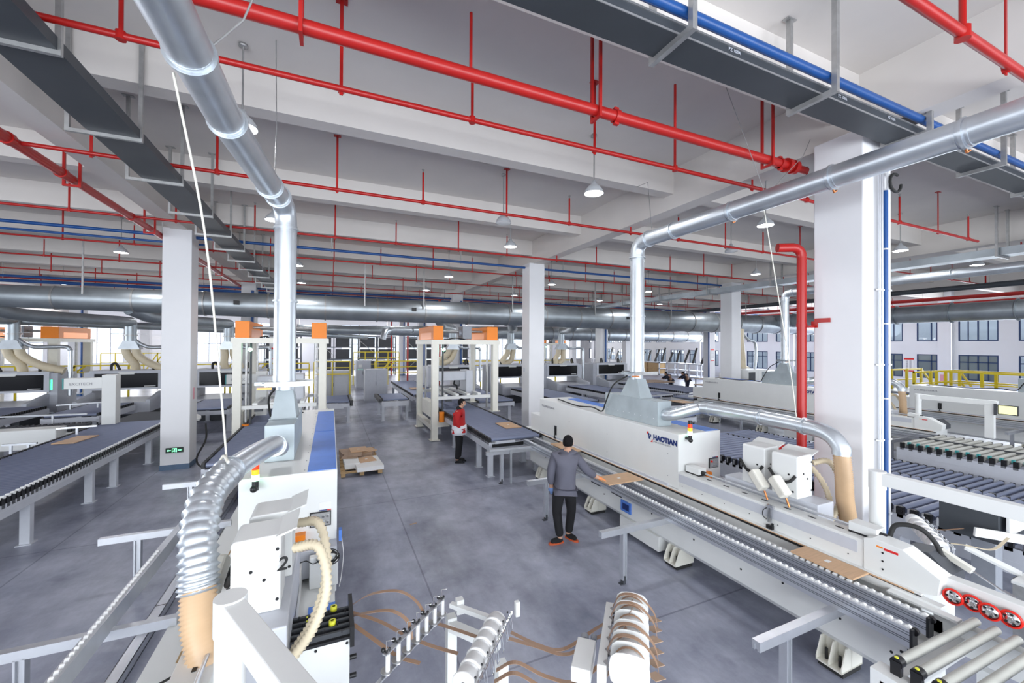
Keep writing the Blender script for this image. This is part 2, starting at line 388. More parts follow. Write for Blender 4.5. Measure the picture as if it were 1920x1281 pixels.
d = struct(B().box(-17.9, 55.1, 0, -14.6, 55.28, 3.9), 'door_1', 'wall', 'white roller shutter door in the far wall')
sl = B()
for q in range(26): sl.box(-17.8, 55.06, 0.05+q*0.147, -14.7, 55.10, 0.05+q*0.147+0.12)
sl.build('shutter_slats', 'paper', d)
struct(B().box(41.5, -12, -0.2, 42, 58, 7.5), 'wall_outside', 'outside', 'pale wall of the neighbouring hall seen through the windows')
struct(B().box(38.5, -12, -0.3, 41.5, 58, -0.15), 'floor_outside', 'outside', 'pale paved strip outside the windows')

# ================================================================ PIPES, TRAYS, DUCTS, LAMPS
ORD = ['first', 'second', 'third', 'fourth', 'fifth', 'sixth', 'seventh', 'eighth', 'ninth', 'tenth', 'eleventh', 'twelfth']
def rod_hanger(b, x, y, z, top=SLAB, w=0.035):   # flat strip with a foot plate
    b.box(x-w/2, y-0.006, z, x+w/2, y+0.006, top-0.012); b.box(x-0.06, y-0.04, top-0.012, x+0.06, y+0.04, top)
def branch(y, x0, x1, r, label, z=5.93, rx0=1.55, hx0=0.08, dx=3.28, top=6.5, m='red', name='sprinkler_pipe', cat='pipe', riser=True, n=12, drop_end=False):
    t = empty(name, (x0, y, z), 0, label, cat, 'red sprinkler branch pipes under the ceiling' if m == 'red' else 'blue pipes under the ceiling')
    p = B().cyl((0, 0, 0), (x1-x0, 0, 0), r, n)
    if drop_end: p.tube([(x1-x0, 0, 0), (x1-x0+0.02, 0, 0.02), (x1-x0+0.02, 0, 0.45)], r, n)
    p.build('pipe', m, t)
    k = math.ceil((x0+0.2-rx0)/dx)
    while riser and rx0+k*dx < x1-0.1:
        x = rx0+k*dx-x0
        rb = B().cyl((0, 0, 0), (0, 0, top-z), r*0.62, 8).cyl((0, 0, -r*1.25), (0, 0, r*1.25), r*1.3, 10).build('riser', m, t); rb.location = (x, 0, 0)
        if y < 16:
            B().cyl((0, 0, top-z), (0, 0, top-z+0.05), 0.014, 8).cyl((0, 0, top-z+0.05), (0, 0, top-z+0.056), 0.03, 8).build('sprinkler_head', 'steel', rb)
        k += 1
    k = math.ceil((x0+0.1-hx0)/dx)
    while hx0+k*dx < x1-0.1:
        x = hx0+k*dx-x0; hb = B(); rod_hanger(hb, 0, 0, -r*1.7, SLAB-z); hb.cyl((0, -0.02, 0), (0, 0.02, 0), r*1.25, 10)
        h = hb.build('hanger', m, t); h.location = (x, 0.03, 0); k += 1
    return t
HD = lambda s: s
branch(4.72, -3.3, 15.2, 0.031, 'red sprinkler branch pipe nearest to the big red main, below the first deep beam', drop_end=False)
branch(7.85, -3.95, 16.2, 0.030, 'red sprinkler branch pipe crossing behind the two nearest lit lamps', rx0=1.6)
branch(11.40, -9.5, 16.2, 0.028, 'red sprinkler branch pipe running right above the centre column', rx0=1.6)
for j, y in enumerate((14.6, 17.75, 21.3, 24.5, 27.7, 31.2, 34.4, 37.5, 41)):
    branch(y, -28, 36, 0.026, 'red sprinkler branch pipe far back, %s of the pipes behind the centre column' % ORD[j], top=6.45, n=8)
for j, y in enumerate((4.72, 7.85, 11.4)):
    branch(y, 17.2, 26, 0.028, 'red sprinkler branch pipe over the right bays, %s from the viewer' % ORD[j], n=8, drop_end=True)
for j, y in enumerate((4.72, 7.85, 11.4)):
    if j < 2: branch(y, -14, -4.05, 0.028, 'red sprinkler branch pipe at far left, %s from the viewer' % ORD[j], n=8)
branch(1.64, 3.2, 12, 0.042, 'red pipe with a tee crossing the top right corner of the view', rx0=5.0, dx=6, hx0=30, top=6.9)

def u_hanger(parent, name, m, x, y, z, wx, wy, top, t=0.035):   # U frame of angles hanging from the slab
    b = B()
    if wx: 
        for s in (-1, 1): b.box(x+s*wx/2-t/2, y-t/2, z, x+s*wx/2+t/2, y+t/2, top)
        b.box(x-wx/2-t/2, y-t/2, z-t, x+wx/2+t/2, y+t/2, z)
    else:
        for s in (-1, 1): b.box(x-t/2, y+s*wy/2-t/2, z, x+t/2, y+s*wy/2+t/2, top)
        b.box(x-t/2, y-wy/2-t/2, z-t, x+t/2, y+wy/2+t/2, z)
    for s in (-1, 1):
        px, py = (x+s*wx/2, y) if wx else (x, y+s*wy/2)
        b.box(px-0.07, py-0.035, top-0.012, px+0.07, py+0.035, top)
    return b.build(name, m, parent)
# big red main along X, ending in a flange by the right column
t = empty('fire_main_pipe', (-7, 3.86, 5.88), 0, 'thick bright red fire main crossing the upper view to the right column', 'pipe')
B().cyl((0, 0, 0), (13.2, 0, 0), 0.062, 20).build('pipe', 'red', t)
cb = B()
for x in (10.03, 13.0): cb.cyl((x-0.03, 0, 0), (x+0.03, 0, 0), 0.076, 20).box(x-0.03, -0.02, -0.1, x+0.03, 0.02, 0.1)
cb.cyl((13.12, 0, 0), (13.2, 0, 0), 0.1, 20).cyl((13.26, 0, 0), (13.34, 0, 0), 0.1, 20).cyl((13.2, 0, 0), (13.6, 0, 0), 0.055, 16)
cb.build('coupling', 'red', t)
for x in (3.7, 6.75, 9.75, 12.72): u_hanger(t, 'hanger', 'red', x-0.0, 0, -0.075, 0, 0.16, SLAB-5.88, 0.03)
for x in (8.25, 10.95): B().cyl((x, 0, 0.05), (x, 0, 0.62), 0.016, 8).build('riser', 'red', t)
# diagonal-looking main along Y at the left
t = empty('fire_main_pipe', (-3.97, -1, 5.92), 0, 'dark red fire main running down the hall left of the left beam', 'pipe')
B().cyl((0, 0, 0), (0, 46, 0), 0.07, 20).build('pipe', 'red', t)
cb = B()
for y in (8.7, 9.9, 12.4, 15.6): cb.cyl((0, y-0.04, 0), (0, y+0.04, 0), 0.088, 20)
cb.build('coupling', 'red', t)
for y in (10.2, 13.4, 20, 26, 32): u_hanger(t, 'hanger', 'red', 0, y, -0.09, 0.2, 0, SLAB-5.92, 0.035)
# red riser at the right column
t = empty('fire_riser_pipe', (6.27, 3.72, 0), 0, 'bright red vertical riser pipe beside the right column', 'pipe')
B().cyl((0, 0, 0.02), (0, 0, 4.5), 0.062, 18).tube(arc((0, 0, 4.62), (0, 0, 4.5), (-0.12, 0.05, 4.64), 6) + [(-0.3, 0.16, 4.64)], 0.064, 18).build('pipe', 'red', t)
B().cyl((0, 0, 3.48), (0, 0, 3.53), 0.068, 18).box(0.0, -0.13, 3.47, 0.1, -0.06, 3.5).box(0.085, -0.16, 3.47, 0.105, -0.08, 3.56).box(0.09, -0.32, 3.54, 0.105, -0.12, 3.60).build('bracket', 'red', t)
tag(B().box(5.90, 3.85, 0.85, 6.16, 4.05, 1.75).build('hydrant_cabinet', 'red', bevel=0.01), 'red hydrant cabinet standing behind the white glue heads by the red riser', 'cabinet')
# blue pipes
def blue(y, x0, x1, z, r, label, hx=None, w=0.14):
    t = empty('blue_pipe', (x0, y, z), 0, label, 'pipe')
    B().cyl((0, 0, 0), (x1-x0, 0, 0), r, 14).build('pipe', 'blue', t)
    for h in hx or []: rb = B(); rod_hanger(rb, 0, 0, -r*1.4, SLAB-z, 0.03); q = rb.build('hanger', 'steel', t); q.location = (h-x0, r+0.01, 0)
    return t
blue(2.55, 1.5, 14.5, 6.02, 0.045, 'blue pipe running above the near dark cable trunking at upper right')
blue(13.25, -26, 16.4, 5.98, 0.04, 'blue pipe crossing the hall in front of the round main duct, higher of the two', [x for x in range(-24, 16, 4)])
blue(13.75, -26, -3.2, 5.90, 0.03, 'thin blue pipe beside the higher blue pipe at left')
blue(23.1, -26, 36, 5.85, 0.05, 'blue pipe far back above the round main duct', [x for x in range(-24, 36, 6)])
blue(23.5, -26, 36, 5.70, 0.07, 'dark blue thick pipe far back just above the round main duct')
# trunking : near right (along X) and left (along Y)
t = empty('cable_trunking', (0.3, 2.6, 5.86), 0, 'dark grey cable trunking hung on steel frames across the upper right', 'cable trunking')
B().box(0, 0, 0, 11.5, 0.30, 0.11).build('trunk', 'tray', t)
B().box(0, -0.006, 0.0, 11.5, 0.0, 0.016).box(0, -0.008, 0.092, 11.5, 0, 0.11).build('edge_lip', 'steel', t)
for x in (0.72, 2.72, 4.72, 6.67, 8.8, 10.8): u_hanger(t, 'hanger', 'steel', x-0.3, 0.10, -0.0, 0, 0.46, SLAB-5.86, 0.05)
for x in (3.3, 5.0, 6.0): text('PZ 100A', 0.045, 'label_print', 'greyw', t, frame_mtx((x-0.3, -0.009, 0.045), (1, 0, 0), (0, 0, 1)))
t = empty('cable_trunking', (-2.62, -1.0, 5.68), 0, 'dark grey cable trunking running down the hall at upper left', 'cable trunking')
B().box(0, 0, 0, 0.48, 36, 0.11).build('trunk', 'tray', t)
for y in (3.0, 4.74, 6.38, 7.9, 9.65, 11.3, 12.9, 14.5, 16.1, 17.7, 19.3, 20.9, 22.5, 24.1, 25.7): u_hanger(t, 'hanger', 'steel', 0.15, y+1, -0.0, 0.66, 0, SLAB-5.68, 0.04)
# grey trunking and pipes over the right bays (along Y)
t = empty('cable_trunking', (16.0, -1, 5.62), 0, 'light grey flat trunking over the right bays below the beams', 'cable trunking')
B().box(0, 0, 0, 0.5, 34, 0.2).build('trunk', 'galvd', t)
for y in range(2, 32, 3): u_hanger(t, 'hanger', 'steel', 0.25, y+0.6, 0.0, 0.7, 0, SLAB-5.62, 0.05)
def ypipe(x, z, r, m, label, name, y0=-1, y1=36, hs=True):
    t = empty(name, (x, y0, z), 0, label, 'pipe')
    B().cyl((0, 0, 0), (0, y1-y0, 0), r, 14).build('pipe', m, t)
    if hs:
        for y in range(3, int(y1-y0), 5): b = B(); rod_hanger(b, 0, 0, -r*1.2, SLAB-z); q = b.build('hanger', 'steel', t); q.location = (r+0.02, y, 0)
ypipe(23.4, 5.62, 0.11, 'tray', 'dark pipe over the far right bays', 'dark_pipe')
ypipe(28.0, 5.62, 0.10, 'red', 'red main over the far right bays, the higher of two', 'fire_main_pipe')
ypipe(31.4, 5.60, 0.10, 'red', 'red main over the far right bays, the lower of two', 'fire_main_pipe')

# round galvanised ducts
def duct(name, pts, r, label, rings=(), m='galv', cat='duct', n=20, ring_w=0.012, ring_h=1.15, origin=None, group=None):
    o = Vector(origin or pts[0]); t = empty(name, tuple(o), 0, label, cat, group)
    P = [Vector(p)-o for p in pts]
    B().tube(P, r, n, rs=None).build('duct_wall', m, t)
    for (p, d) in rings:
        p = Vector(p)-o; d = Vector(d).normalized()
        B().cyl(p-d*ring_w, p+d*ring_w, r*ring_h, n).cyl(p-d*ring_w*4, p-d*ring_w*3, r*1.03, n).cyl(p+d*ring_w*3, p+d*ring_w*4, r*1.03, n).build('clamp_ring', m, t)
    return t
def clamp_tail(t, p):   # copper bonding braid at a clamp
    p = Vector(p)
    B().tube([p, p+Vector((0.02, 0, -0.03)), p+Vector((0.05, -0.01, -0.01))], 0.012, 8).build('bonding_braid', 'copper', t)
    B().ball(p+Vector((0.06, 0, -0.005)), 0.016, 8, 6).build('clamp_bolt', 'chrome', t)
r = 0.13
P = [(5.3, 6.1, 2.78), (5.3, 6.1, 4.9)] + [tuple(q) for q in arc((5.3, 6.1, 5.15), (5.3, 6.1, 4.92), (5.3, 5.85, 5.15), 5)] + [(5.3, 1.0, 5.17)]
RD = duct('extraction_duct', P, r, 'round galvanised extraction duct rising from the near right edge bander and turning overhead', [((5.3, 6.1, 4.86), (0, 0, 1)), ((5.3, 6.1, 3.75), (0, 0, 1)), ((5.3, 5.8, 5.15), (0, 1, 0)), ((5.3, 5.2, 5.15), (0, 1, 0)), ((5.3, 4.1, 5.15), (0, 1, 0)), ((5.3, 2.8, 5.16), (0, 1, 0)), ((5.3, 1.72, 5.16), (0, 1, 0))])
for y in (4.1, 2.8, 1.72): clamp_tail(RD, (0, y-6.1, 5.02-2.78))
P = [(-0.55, 6.1, 2.78), (-0.55, 6.1, 4.75)] + [tuple(q) for q in arc((-0.56, 6.1, 5.02), (-0.55, 6.1, 4.78), (-0.60, 5.84, 5.02), 5)] + [(-0.66, 5.45, 5.02), (-0.80, 3.9, 5.02), (-0.86, 1.2, 5.02)]
LD = duct('extraction_duct', P, r, 'round galvanised extraction duct rising from the left edge bander and running overhead to the viewer', [((-0.55, 6.1, 4.7), (0, 0, 1)), ((-0.55, 6.1, 3.75), (0, 0, 1)), ((-0.61, 5.78, 5.02), (0.05, 1, 0)), ((-0.66, 5.45, 5.02), (0.08, 1, 0)), ((-0.79, 4.0, 5.02), (0.05, 1, 0)), ((-0.82, 3.15, 5.02), (0.02, 1, 0)), ((-0.85, 2.05, 5.02), (0.02, 1, 0))])
clamp_tail(LD, (-0.34, 2.0-6.1, 4.92-2.78))
P = [(15.2, 9.6, 2.78), (15.2, 9.6, 4.9)] + [tuple(q) for q in arc((15.2, 9.6, 5.15), (15.2, 9.6, 4.92), (15.2, 9.35, 5.15), 5)] + [(15.2, 0.5, 5.17)]
duct('extraction_duct', P, r, 'round galvanised extraction duct of the farther white edge bander, right of the centre', [((15.2, 9.6, 4.86), (0, 0, 1)), ((15.2, 9.3, 5.15), (0, 1, 0)), ((15.2, 8.5, 5.15), (0, 1, 0))] + [((15.2, y, 5.16), (0, 1, 0)) for y in (6.5, 5.2, 3.9, 2.9)])
for (d, src, lab) in (((-0.02, 0.12), 0, 'l'),): pass
# blast gates under the vertical ducts
def gate(x, y, z, label):
    t = empty('blast_gate', (x, y, z), 0, label, 'duct damper')
    B().box(-0.24, -0.17, -0.012, 0.24, 0.17, 0.012).box(-0.33, -0.05, -0.02, -0.2, 0.05, 0.02).build('slide_plate', 'galvd', t)
    B().box(-0.2, -0.19, -0.03, 0.34, -0.16, 0.03).build('guide_rail', 'steel', t); B().box(-0.2, 0.16, -0.03, 0.34, 0.19, 0.03).build('guide_rail', 'steel', t)
    B().cyl((0, 0, 0.012), (0, 0, 0.10), 0.135, 20).build('collar', 'galv', t)
    B().box(-0.28, -0.21, -0.06, -0.12, -0.19, -0.035).build('lever', 'copper', t)
gate(5.3, 6.1, 2.68, 'slide damper at the foot of the near right vertical duct')
gate(-0.55, 6.1, 2.68, 'slide damper at the foot of the left vertical duct')
gate(15.2, 9.6, 2.68, 'slide damper at the foot of the farther white machine duct')
# main duct along X, growing to the right
def main_duct(y, z, segs, label, x0, rr, drops=True):
    t = empty('main_duct', (x0, y, z), 0, label, 'duct')
    x = x0
    for i in range(segs):
        L = 1.9; ra = rr(x); rb = rr(x+L)
        B().cyl((x-x0, 0, 0), (x+L-x0, 0, 0), ra, 28, rb).build('duct_section', 'galvd', t)
        B().cyl((x-x0-0.025, 0, 0), (x-x0+0.025, 0, 0), ra*1.06, 28).build('section_flange', 'steel', t)
        x += L
    return t
MD = main_duct(17.35, 4.58, 25, 'huge round galvanised main duct crossing the whole hall', -13.5, lambda x: 0.29 + 0.17*min(1, max(0, (x+12)/11)) + 0.10*min(1, max(0, (x-2)/16)))
for x in (-7.0, -1.7, 1.2, 3.5, 7.5, 12, 17, 23): q = B(); q.box(-0.02, -0.02, 0.2, 0.02, 0.02, SLAB-4.58); h = q.build('hanger', 'steel', MD); h.location = (x+13.5, -0.5, -0.1)
for x in (-9.4, -3.0, 3.1, 8.7, 14): B().box(x+13.42, -0.60, -0.04, x+13.58, -0.4, 0.1).build('inspection_hatch', 'black', MD)
main_duct(30.2, 4.15, 20, 'second huge round duct behind the first, slightly lower', -2, lambda x: 0.30 + 0.26*min(1, max(0, (x-2)/14)))
duct('branch_duct', [(26.3, -0.5, 4.8), (26.3, 29, 4.8)], 0.42, 'wide round duct running down the far right bays', [((26.3, y, 4.8), (0, 1, 0)) for y in (3, 5, 7, 9, 11, 13, 16)], 'galvd', n=20)
duct('branch_duct', [(-22, 25, 4.0), (-13, 21.2, 4.05), (-6, 24, 3.9), (2.5, 33, 3.7)], 0.16, 'thin grey duct wandering far behind the left routers', [((-9.5, 22.6, 3.98), (1, .2, 0)), ((-6, 24, 3.9), (1, .6, 0))], 'galvd', n=14)
duct('branch_duct', [(3.0, 26.9, 3.5), (3.15, 26.9, 4.0), (3.6, 27.6, 4.15), (6.0, 30.1, 4.2)], 0.2, 'short silvery duct sloping up to the second main duct above the aisle', [((3.4, 27.3, 4.1), (1, 1, .2)), ((5.2, 29.2, 4.18), (1, 1, 0))], 'galv', n=16)

# ---------------------------------------------------------------- pendant lamps
def make_lamp(on=True):
    t = empty('pendant_lamp', (0, 0, 0), 0, '-', 'lamp', 'conical pendant lamps under the slab')
    B().cyl((0, 0, 0.22), (0, 0, SLAB-5.86-0.02), 0.012, 8).lathe((0, 0, SLAB-5.86-0.035), [(0.0, 0.035), (0.05, 0.034), (0.05, 0.0), (0.012, 0.0)], n=14).build('rod', 'steel', t)
    B().lathe((0, 0, 0), [(0.165, 0.0), (0.155, 0.055), (0.11, 0.115), (0.05, 0.165), (0.035, 0.22), (0.0, 0.222)], n=24).build('shade', 'lampoff', t)
    B().lathe((0, 0, 0), [(0.0, -0.012), (0.12, -0.006), (0.16, 0.004)], n=24).build('diffuser' if on else 'cover_glass', 'lamp' if on else 'paper', t)
    return t
lamp_on, lamp_off = make_lamp(True), make_lamp(False)
pts = []
for y, xs in ((5.95, (-1.02, 4.2, 8.75, 14.4, 19.1, 24.7)), (10.15, (-1.15, 4.45, 8.9, 14.4, 19.2)), (15.75, (-5.7, -1.05, 4.25, 8.9, 14.4, 20.0)), (20.2, (-1.2, 4.3, 9.1, 14.7, 19.4, 30)),
              (25.6, (-11.3, -6.0, -1.1, 4.3, 9.1, 14.5)), (30.2, (-1.1, 4.3, 9.1, 19.5)), (35.5, (-11, -6, -1.1, 4.3, 9.1, 14.5)), (41, (-1.1, 4.3, 9.1, 14)), (46, (-6, -1.1, 4.3, 9.1))):
    for x in xs: pts.append((x, y))
used_on = False
rows = sorted(set(p[1] for p in pts))
lab0 = {(-1.02, 5.95): 'glaring lit pendant lamp partly hidden behind the left overhead duct', (4.2, 5.95): 'lit pendant lamp hanging near the top right of the centre, above the bent duct',
        (8.75, 5.95): 'lit pendant lamp just below the overhead duct left of the right column', (-5.7, 15.75): 'lit pendant lamp above the round main duct, left of the left column',
        (-1.15, 10.15): 'lit pendant lamp peeking out left of the left vertical duct', (4.45, 10.15): 'lit pendant lamp above the centre column, below an unlit one'}
for (x, y) in pts:
    ri = rows.index(y); xi = [p[0] for p in pts if p[1] == y].index(x)
    lab = lab0.get((x, y)) or 'lit pendant lamp in the %s lamp row from the viewer, %s from the left' % (ORD[ri], ORD[xi])
    if not used_on: o = lamp_on; o.location = (x, y, 5.86); o['label'] = lab; used_on = True
    else: o = clone(lamp_on, (x, y, 5.86), lab)
    if True:
        l = bpy.data.lights.new('lamp_light', 'SPOT'); l.energy = 110 if y < 22 else 150; l.color = (0.97, 0.98, 1.0); l.shadow_soft_size = 0.14; l.spot_size = rad(165); l.spot_blend = 0.6
        lo = bpy.data.objects.new('lamp_light', l); COL.objects.link(lo); lo.location = (x, y, 5.82)
lamp_off.location = (3.33, 7.98, 5.78); lamp_off['label'] = 'unlit grey pendant lamp hanging on a red pipe above the centre column'
clone(lamp_off, (3.6, 18.5, 5.86), 'small unlit pendant lamp just above the round main duct, over the far gantry')
clone(lamp_off, (10.3, 8.0, 5.86), 'unlit pendant lamp hanging left of the top of the red riser')

# ================================================================ EDGE BANDING MACHINES
EO = Vector((5.0, 4.8, 0))
def sh(b, org=EO):      # shift a builder's vertices so that they are relative to org
    b.v = [(v[0]-org[0], v[1]-org[1], v[2]-org[2]) for v in b.v]; return b
def pt(b, name, m, t, bevel=0, org=EO): return sh(b, org).build(name, m, t, bevel)
def bolts(b, pts, r, d):   # small dark screw heads, axis d
    for p in pts: p = Vector(p); b.cyl(p, p+Vector(d)*0.006, r, 8)
    return b
def make_bander(label):
    t = empty('edge_banding_machine', (0, 0, 0), 0, label, 'edge banding machine')
    # base beam with slots on top
    bb = B().prism([(4.56, 0.34), (4.62, 0.27), (4.95, 0.27), (4.95, 0.80), (4.9, 0.80), (4.9, 0.69), (4.56, 0.69)], 1, 1.74, 9.1)
    pt(bb, 'base_beam', 'white', t)
    pt(B().box(4.95, 1.9, 0.30, 5.6, 4.8, 0.94).box(4.95, 4.8, 0.30, 5.9, 10.2, 0.94), 'machine_body', 'white', t)
    s = B()
    for y in (2.2, 3.0, 3.85, 4.6, 5.5, 6.4, 7.3, 8.2): s.box(4.76, y, 0.686, 4.80, y+0.55, 0.692)
    pt(s, 'belt_slots', 'cardb', t)
    q = B(); bolts(q, [(4.56, y, 0.50+0.05*((i*7) % 3)) for i, y in enumerate([1.95, 2.35, 2.9, 3.4, 4.1, 4.9, 6.1, 7.2, 8.3])], 0.012, (-1, 0, 0))
    q.box(4.553, 1.82, 0.50, 4.56, 1.84, 0.60).box(4.553, 1.77, 0.54, 4.56, 1.89, 0.56)
    pt(q, 'fastener', 'black', t)
    for y in (5.75, 6.35): pt(B().box(4.545, y-0.14, 0.60, 4.56, y+0.14, 0.70), 'vent_grille', 'dgrey', t)
    pt(B().box(4.54, 5.37, 0.40, 4.56, 5.62, 0.58), 'blue_plate', 'bluep', t)
    pt(B().box(4.548, 5.40, 0.43, 4.542, 5.58, 0.55).box(4.537, 5.41, 0.44, 4.541, 5.57, 0.54), 'plate_cover', 'logo', t)
    pt(B().box(4.55, 4.75, 0.08, 4.95, 5.65, 0.30), 'drain_box', 'white', t)
    # feet : open wedge brackets with screws and rubber pads
    for y in (2.42, 4.48, 6.54, 8.6):
        f = B().prism([(4.58, 0.27), (4.50, 0.09), (4.50, 0.05), (4.85, 0.05), (4.85, 0.28)], 1, y-0.115, y-0.105)
        f.prism([(4.58, 0.27), (4.50, 0.09), (4.50, 0.05), (4.85, 0.05), (4.85, 0.28)], 1, y+0.105, y+0.115)
        f.prism([(4.58, 0.27), (4.50, 0.09), (4.50, 0.05), (4.85, 0.05), (4.85, 0.28)], 1, y-0.005, y+0.005)
        f.box(4.50, y-0.115, 0.05, 4.85, y+0.115, 0.065).box(4.66, y-0.115, 0.05, 4.67, y+0.115, 0.28)
        ft = pt(f, 'foot', 'cream', t)
        g = B().cyl((4.58, y-0.06, 0.06), (4.58, y-0.06, 0.17), 0.014, 8).cyl((4.58, y+0.06, 0.06), (4.58, y+0.06, 0.17), 0.014, 8)
        g.box(4.53, y-0.11, 0, 4.83, y+0.11, 0.05)
        pt(g, 'rubber_pad', 'rubber', ft)
    # long housing
    h = B().box(5.0, 4.8, 0.945, 5.93, 9.45, 1.8).box(5.6, 4.8, 0.45, 5.93, 4.82, 0.945)
    pt(h, 'housing', 'white', t, 0.008)
    pt(B().box(4.975, 5.0, 0.93, 5.0, 9.45, 0.975), 'sill_strip', 'greyw', t)
    pt(B().box(5.02, 9.45, 0.9, 5.6, 10.0, 1.35), 'end_box', 'white', t, 0.01)
    pt(B().box(5.63, 4.83, 1.8, 5.92, 9.1, 1.806).box(5.63, 7.0, 1.806, 5.92, 7.01, 1.81), 'blue_cover_panel', 'bluep', t)
    q = B(); bolts(q, [(5.6, y*0.4+4.9, 1.8) for y in range(11)], 0.006, (0, 0, 1)); bolts(q, [(5.0, y, z) for y in (5.02, 6.6, 8.0) for z in (1.1, 1.45)], 0.008, (-1, 0, 0)); pt(q, 'screw', 'greyp', t)
    l = B().box(4.985, 8.57, 1.02, 5.0, 8.66, 1.24).cyl((4.97, 8.61, 0.86), (4.97, 8.61, 1.2), 0.012, 8).box(4.96, 8.57, 0.9, 4.99, 8.65, 0.97)
    pt(l, 'latch', 'black', t)
    # hood and transition on top
    hd = pt(B().box(5.15, 5.4, 1.8, 5.46, 6.87, 2.23), 'extraction_hood', 'galvh', t, 0.006)
    q = B(); bolts(q, [(5.15, 5.5+i*0.16, 1.93) for i in range(9)], 0.006, (-1, 0, 0)); pt(q, 'rivet', 'paper', hd)
    pt(B().frus((5.16, 5.85, 5.45, 6.42), 2.23, (5.2, 5.98, 5.4, 6.22), 2.58).box(5.14, 5.83, 2.225, 5.47, 6.44, 2.235), 'transition_piece', 'galvh', hd)
    pt(B().cyl((5.3, 6.1, 2.56), (5.3, 6.1, 2.66), 0.115, 20), 'collar', 'galv', hd)
    cb = spline([(5.2, 6.25, 2.62), (5.06, 6.5, 2.42), (5.07, 6.75, 2.05), (5.09, 6.9, 1.85), (5.1, 7.25, 1.88), (5.1, 7.8, 1.83), (5.2, 8.7, 1.84), (5.35, 9.1, 1.81)], 6)
    pt(B().tube(cb, 0.014, 8), 'cable', 'rubber', t)
    # chain track along the panel path
    c = pt(B().box(4.935, 1.9, 0.90, 4.995, 9.9, 0.925), 'chain_track', 'black', t)
    pt(B().box(4.94, 1.95, 0.925, 4.955, 9.9, 0.935), 'chain_guide', 'mdf', c)
    pt(B().box(4.965, 1.95, 0.925, 4.98, 9.9, 0.932), 'chain_edge', 'steel', c)
    # infeed pressure beam with grey stripe, slots and a sloping nose
    fb = B().prism([(5.0, 0.94), (5.26, 0.94), (5.26, 1.16), (5.22, 1.22), (5.0, 1.22)], 1, 2.3, 4.8)
    pt(fb, 'pressure_beam', 'white', t, 0.004)
    pt(B().box(4.994, 2.42, 1.07, 5.0, 4.79, 1.19), 'beam_stripe', 'greyw', t)
    q = B()
    for i in range(8): q.box(5.10, 2.6+i*0.28, 1.219, 5.125, 2.68+i*0.28, 1.224)
    bolts(q, [(5.0, 2.5+i*0.37, 1.02) for i in range(7)], 0.006, (-1, 0, 0))
    pt(q, 'slot', 'black', t)
    pt(B().prism([(2.36, 0.94), (2.36, 1.25), (2.28, 1.285), (2.05, 1.27), (1.78, 1.12), (1.80, 0.97), (1.9, 0.93)], 0, 4.985, 5.2), 'nose_guard', 'white', t, 0.006)
    pt(B().box(4.982, 2.2, 1.21, 4.986, 2.25, 1.225), 'orange_label', 'orange', t)
    pt(B().box(4.982, 2.08, 1.20, 4.986, 2.19, 1.222), 'red_label', 'redp', t)
    q = B(); bolts(q, [(4.985, 2.2, z) for z in (1.17, 1.09, 1.01)], 0.009, (-1, 0, 0)); pt(q, 'screw', 'black', t)
    # spindle rod and adjusting boxes on the beam
    pt(B().cyl((5.17, 2.45, 1.27), (5.17, 4.6, 1.27), 0.013, 10), 'spindle_rod', 'alu', t)
    for y in (2.42, 4.62): 
        a = pt(B().box(5.1, y-0.12, 1.235, 5.26, y+0.13, 1.33), 'adjuster_box', 'white', t, 0.006)
        pt(B().box(5.1, y-0.12, 1.22, 5.26, y+0.13, 1.24).cyl((5.17, y-0.18, 1.27), (5.17, y-0.12, 1.27), 0.03, 12), 'box_base', 'black', a)
    cl = pt(B().box(4.97, 3.28, 1.2, 5.0, 3.36, 1.235).box(4.965, 3.295, 1.02, 4.985, 3.31, 1.22).box(4.965, 3.335, 1.02, 4.985, 3.35, 1.22), 'sensor_bracket', 'chrome', t)
    pt(B().box(4.955, 3.28, 0.95, 4.99, 3.36, 0.99).tube(spline([(4.97, 3.35, 1.2), (4.96, 3.40, 1.15), (4.96, 3.40, 1.08), (4.97, 3.36, 1.05)]), 0.005, 6).cyl((4.975, 3.29, 0.95), (4.975, 3.29, 1.02), 0.014, 10), 'sensor', 'black', cl)
    pt(B().tube(spline([(5.22, 2.25, 1.26), (5.24, 2.2, 1.4), (5.3, 2.05, 1.42), (5.36, 1.95, 1.3), (5.4, 1.9, 1.1)]), 0.022, 10), 'cable_hose', 'rubber', t)
    mt = pt(B().prism([(2.15, 1.0), (2.15, 1.2), (1.95, 1.24), (1.8, 1.1), (1.8, 1.0)], 0, 5.22, 5.5), 'drive_motor', 'dgrey', t)
    # near end panel : signal tower, button panel, labels
    st = pt(B().cyl((5.16, 4.72, 1.70), (5.16, 4.72, 1.80), 0.03, 14).ball((5.15, 4.70, 1.72), 0.035).box(5.14, 4.72, 1.72, 5.18, 4.8, 1.76), 'signal_tower', 'black', t)
    for z0, z1, mm, nm in ((1.80, 1.86, 'greenlens', 'green_lens'), (1.86, 1.915, 'amber', 'amber_lens'), (1.915, 1.97, 'redlens', 'red_lens'), (1.97, 2.03, 'black', 'tower_cap')):
        pt(B().cyl((5.16, 4.72, z0), (5.16, 4.72, z1-0.003), 0.034 if nm != 'tower_cap' else 0.03, 16), nm, mm, st)
    bp = pt(B().box(5.66, 4.785, 1.20, 5.87, 4.8, 1.36), 'button_panel', 'black', t)
    pt(B().box(5.67, 4.78, 1.21, 5.86, 4.786, 1.35), 'panel_face', 'steel', bp)
    for i in range(4):
        for k in range(2):
            mm = 'redb' if i == 0 and k == 1 else 'chrome'
            pt(B().cyl((5.70+i*0.045, 4.765, 1.245+k*0.065), (5.70+i*0.045, 4.782, 1.245+k*0.065), 0.017 if mm == 'redb' else 0.013, 12), 'push_button', mm, bp)
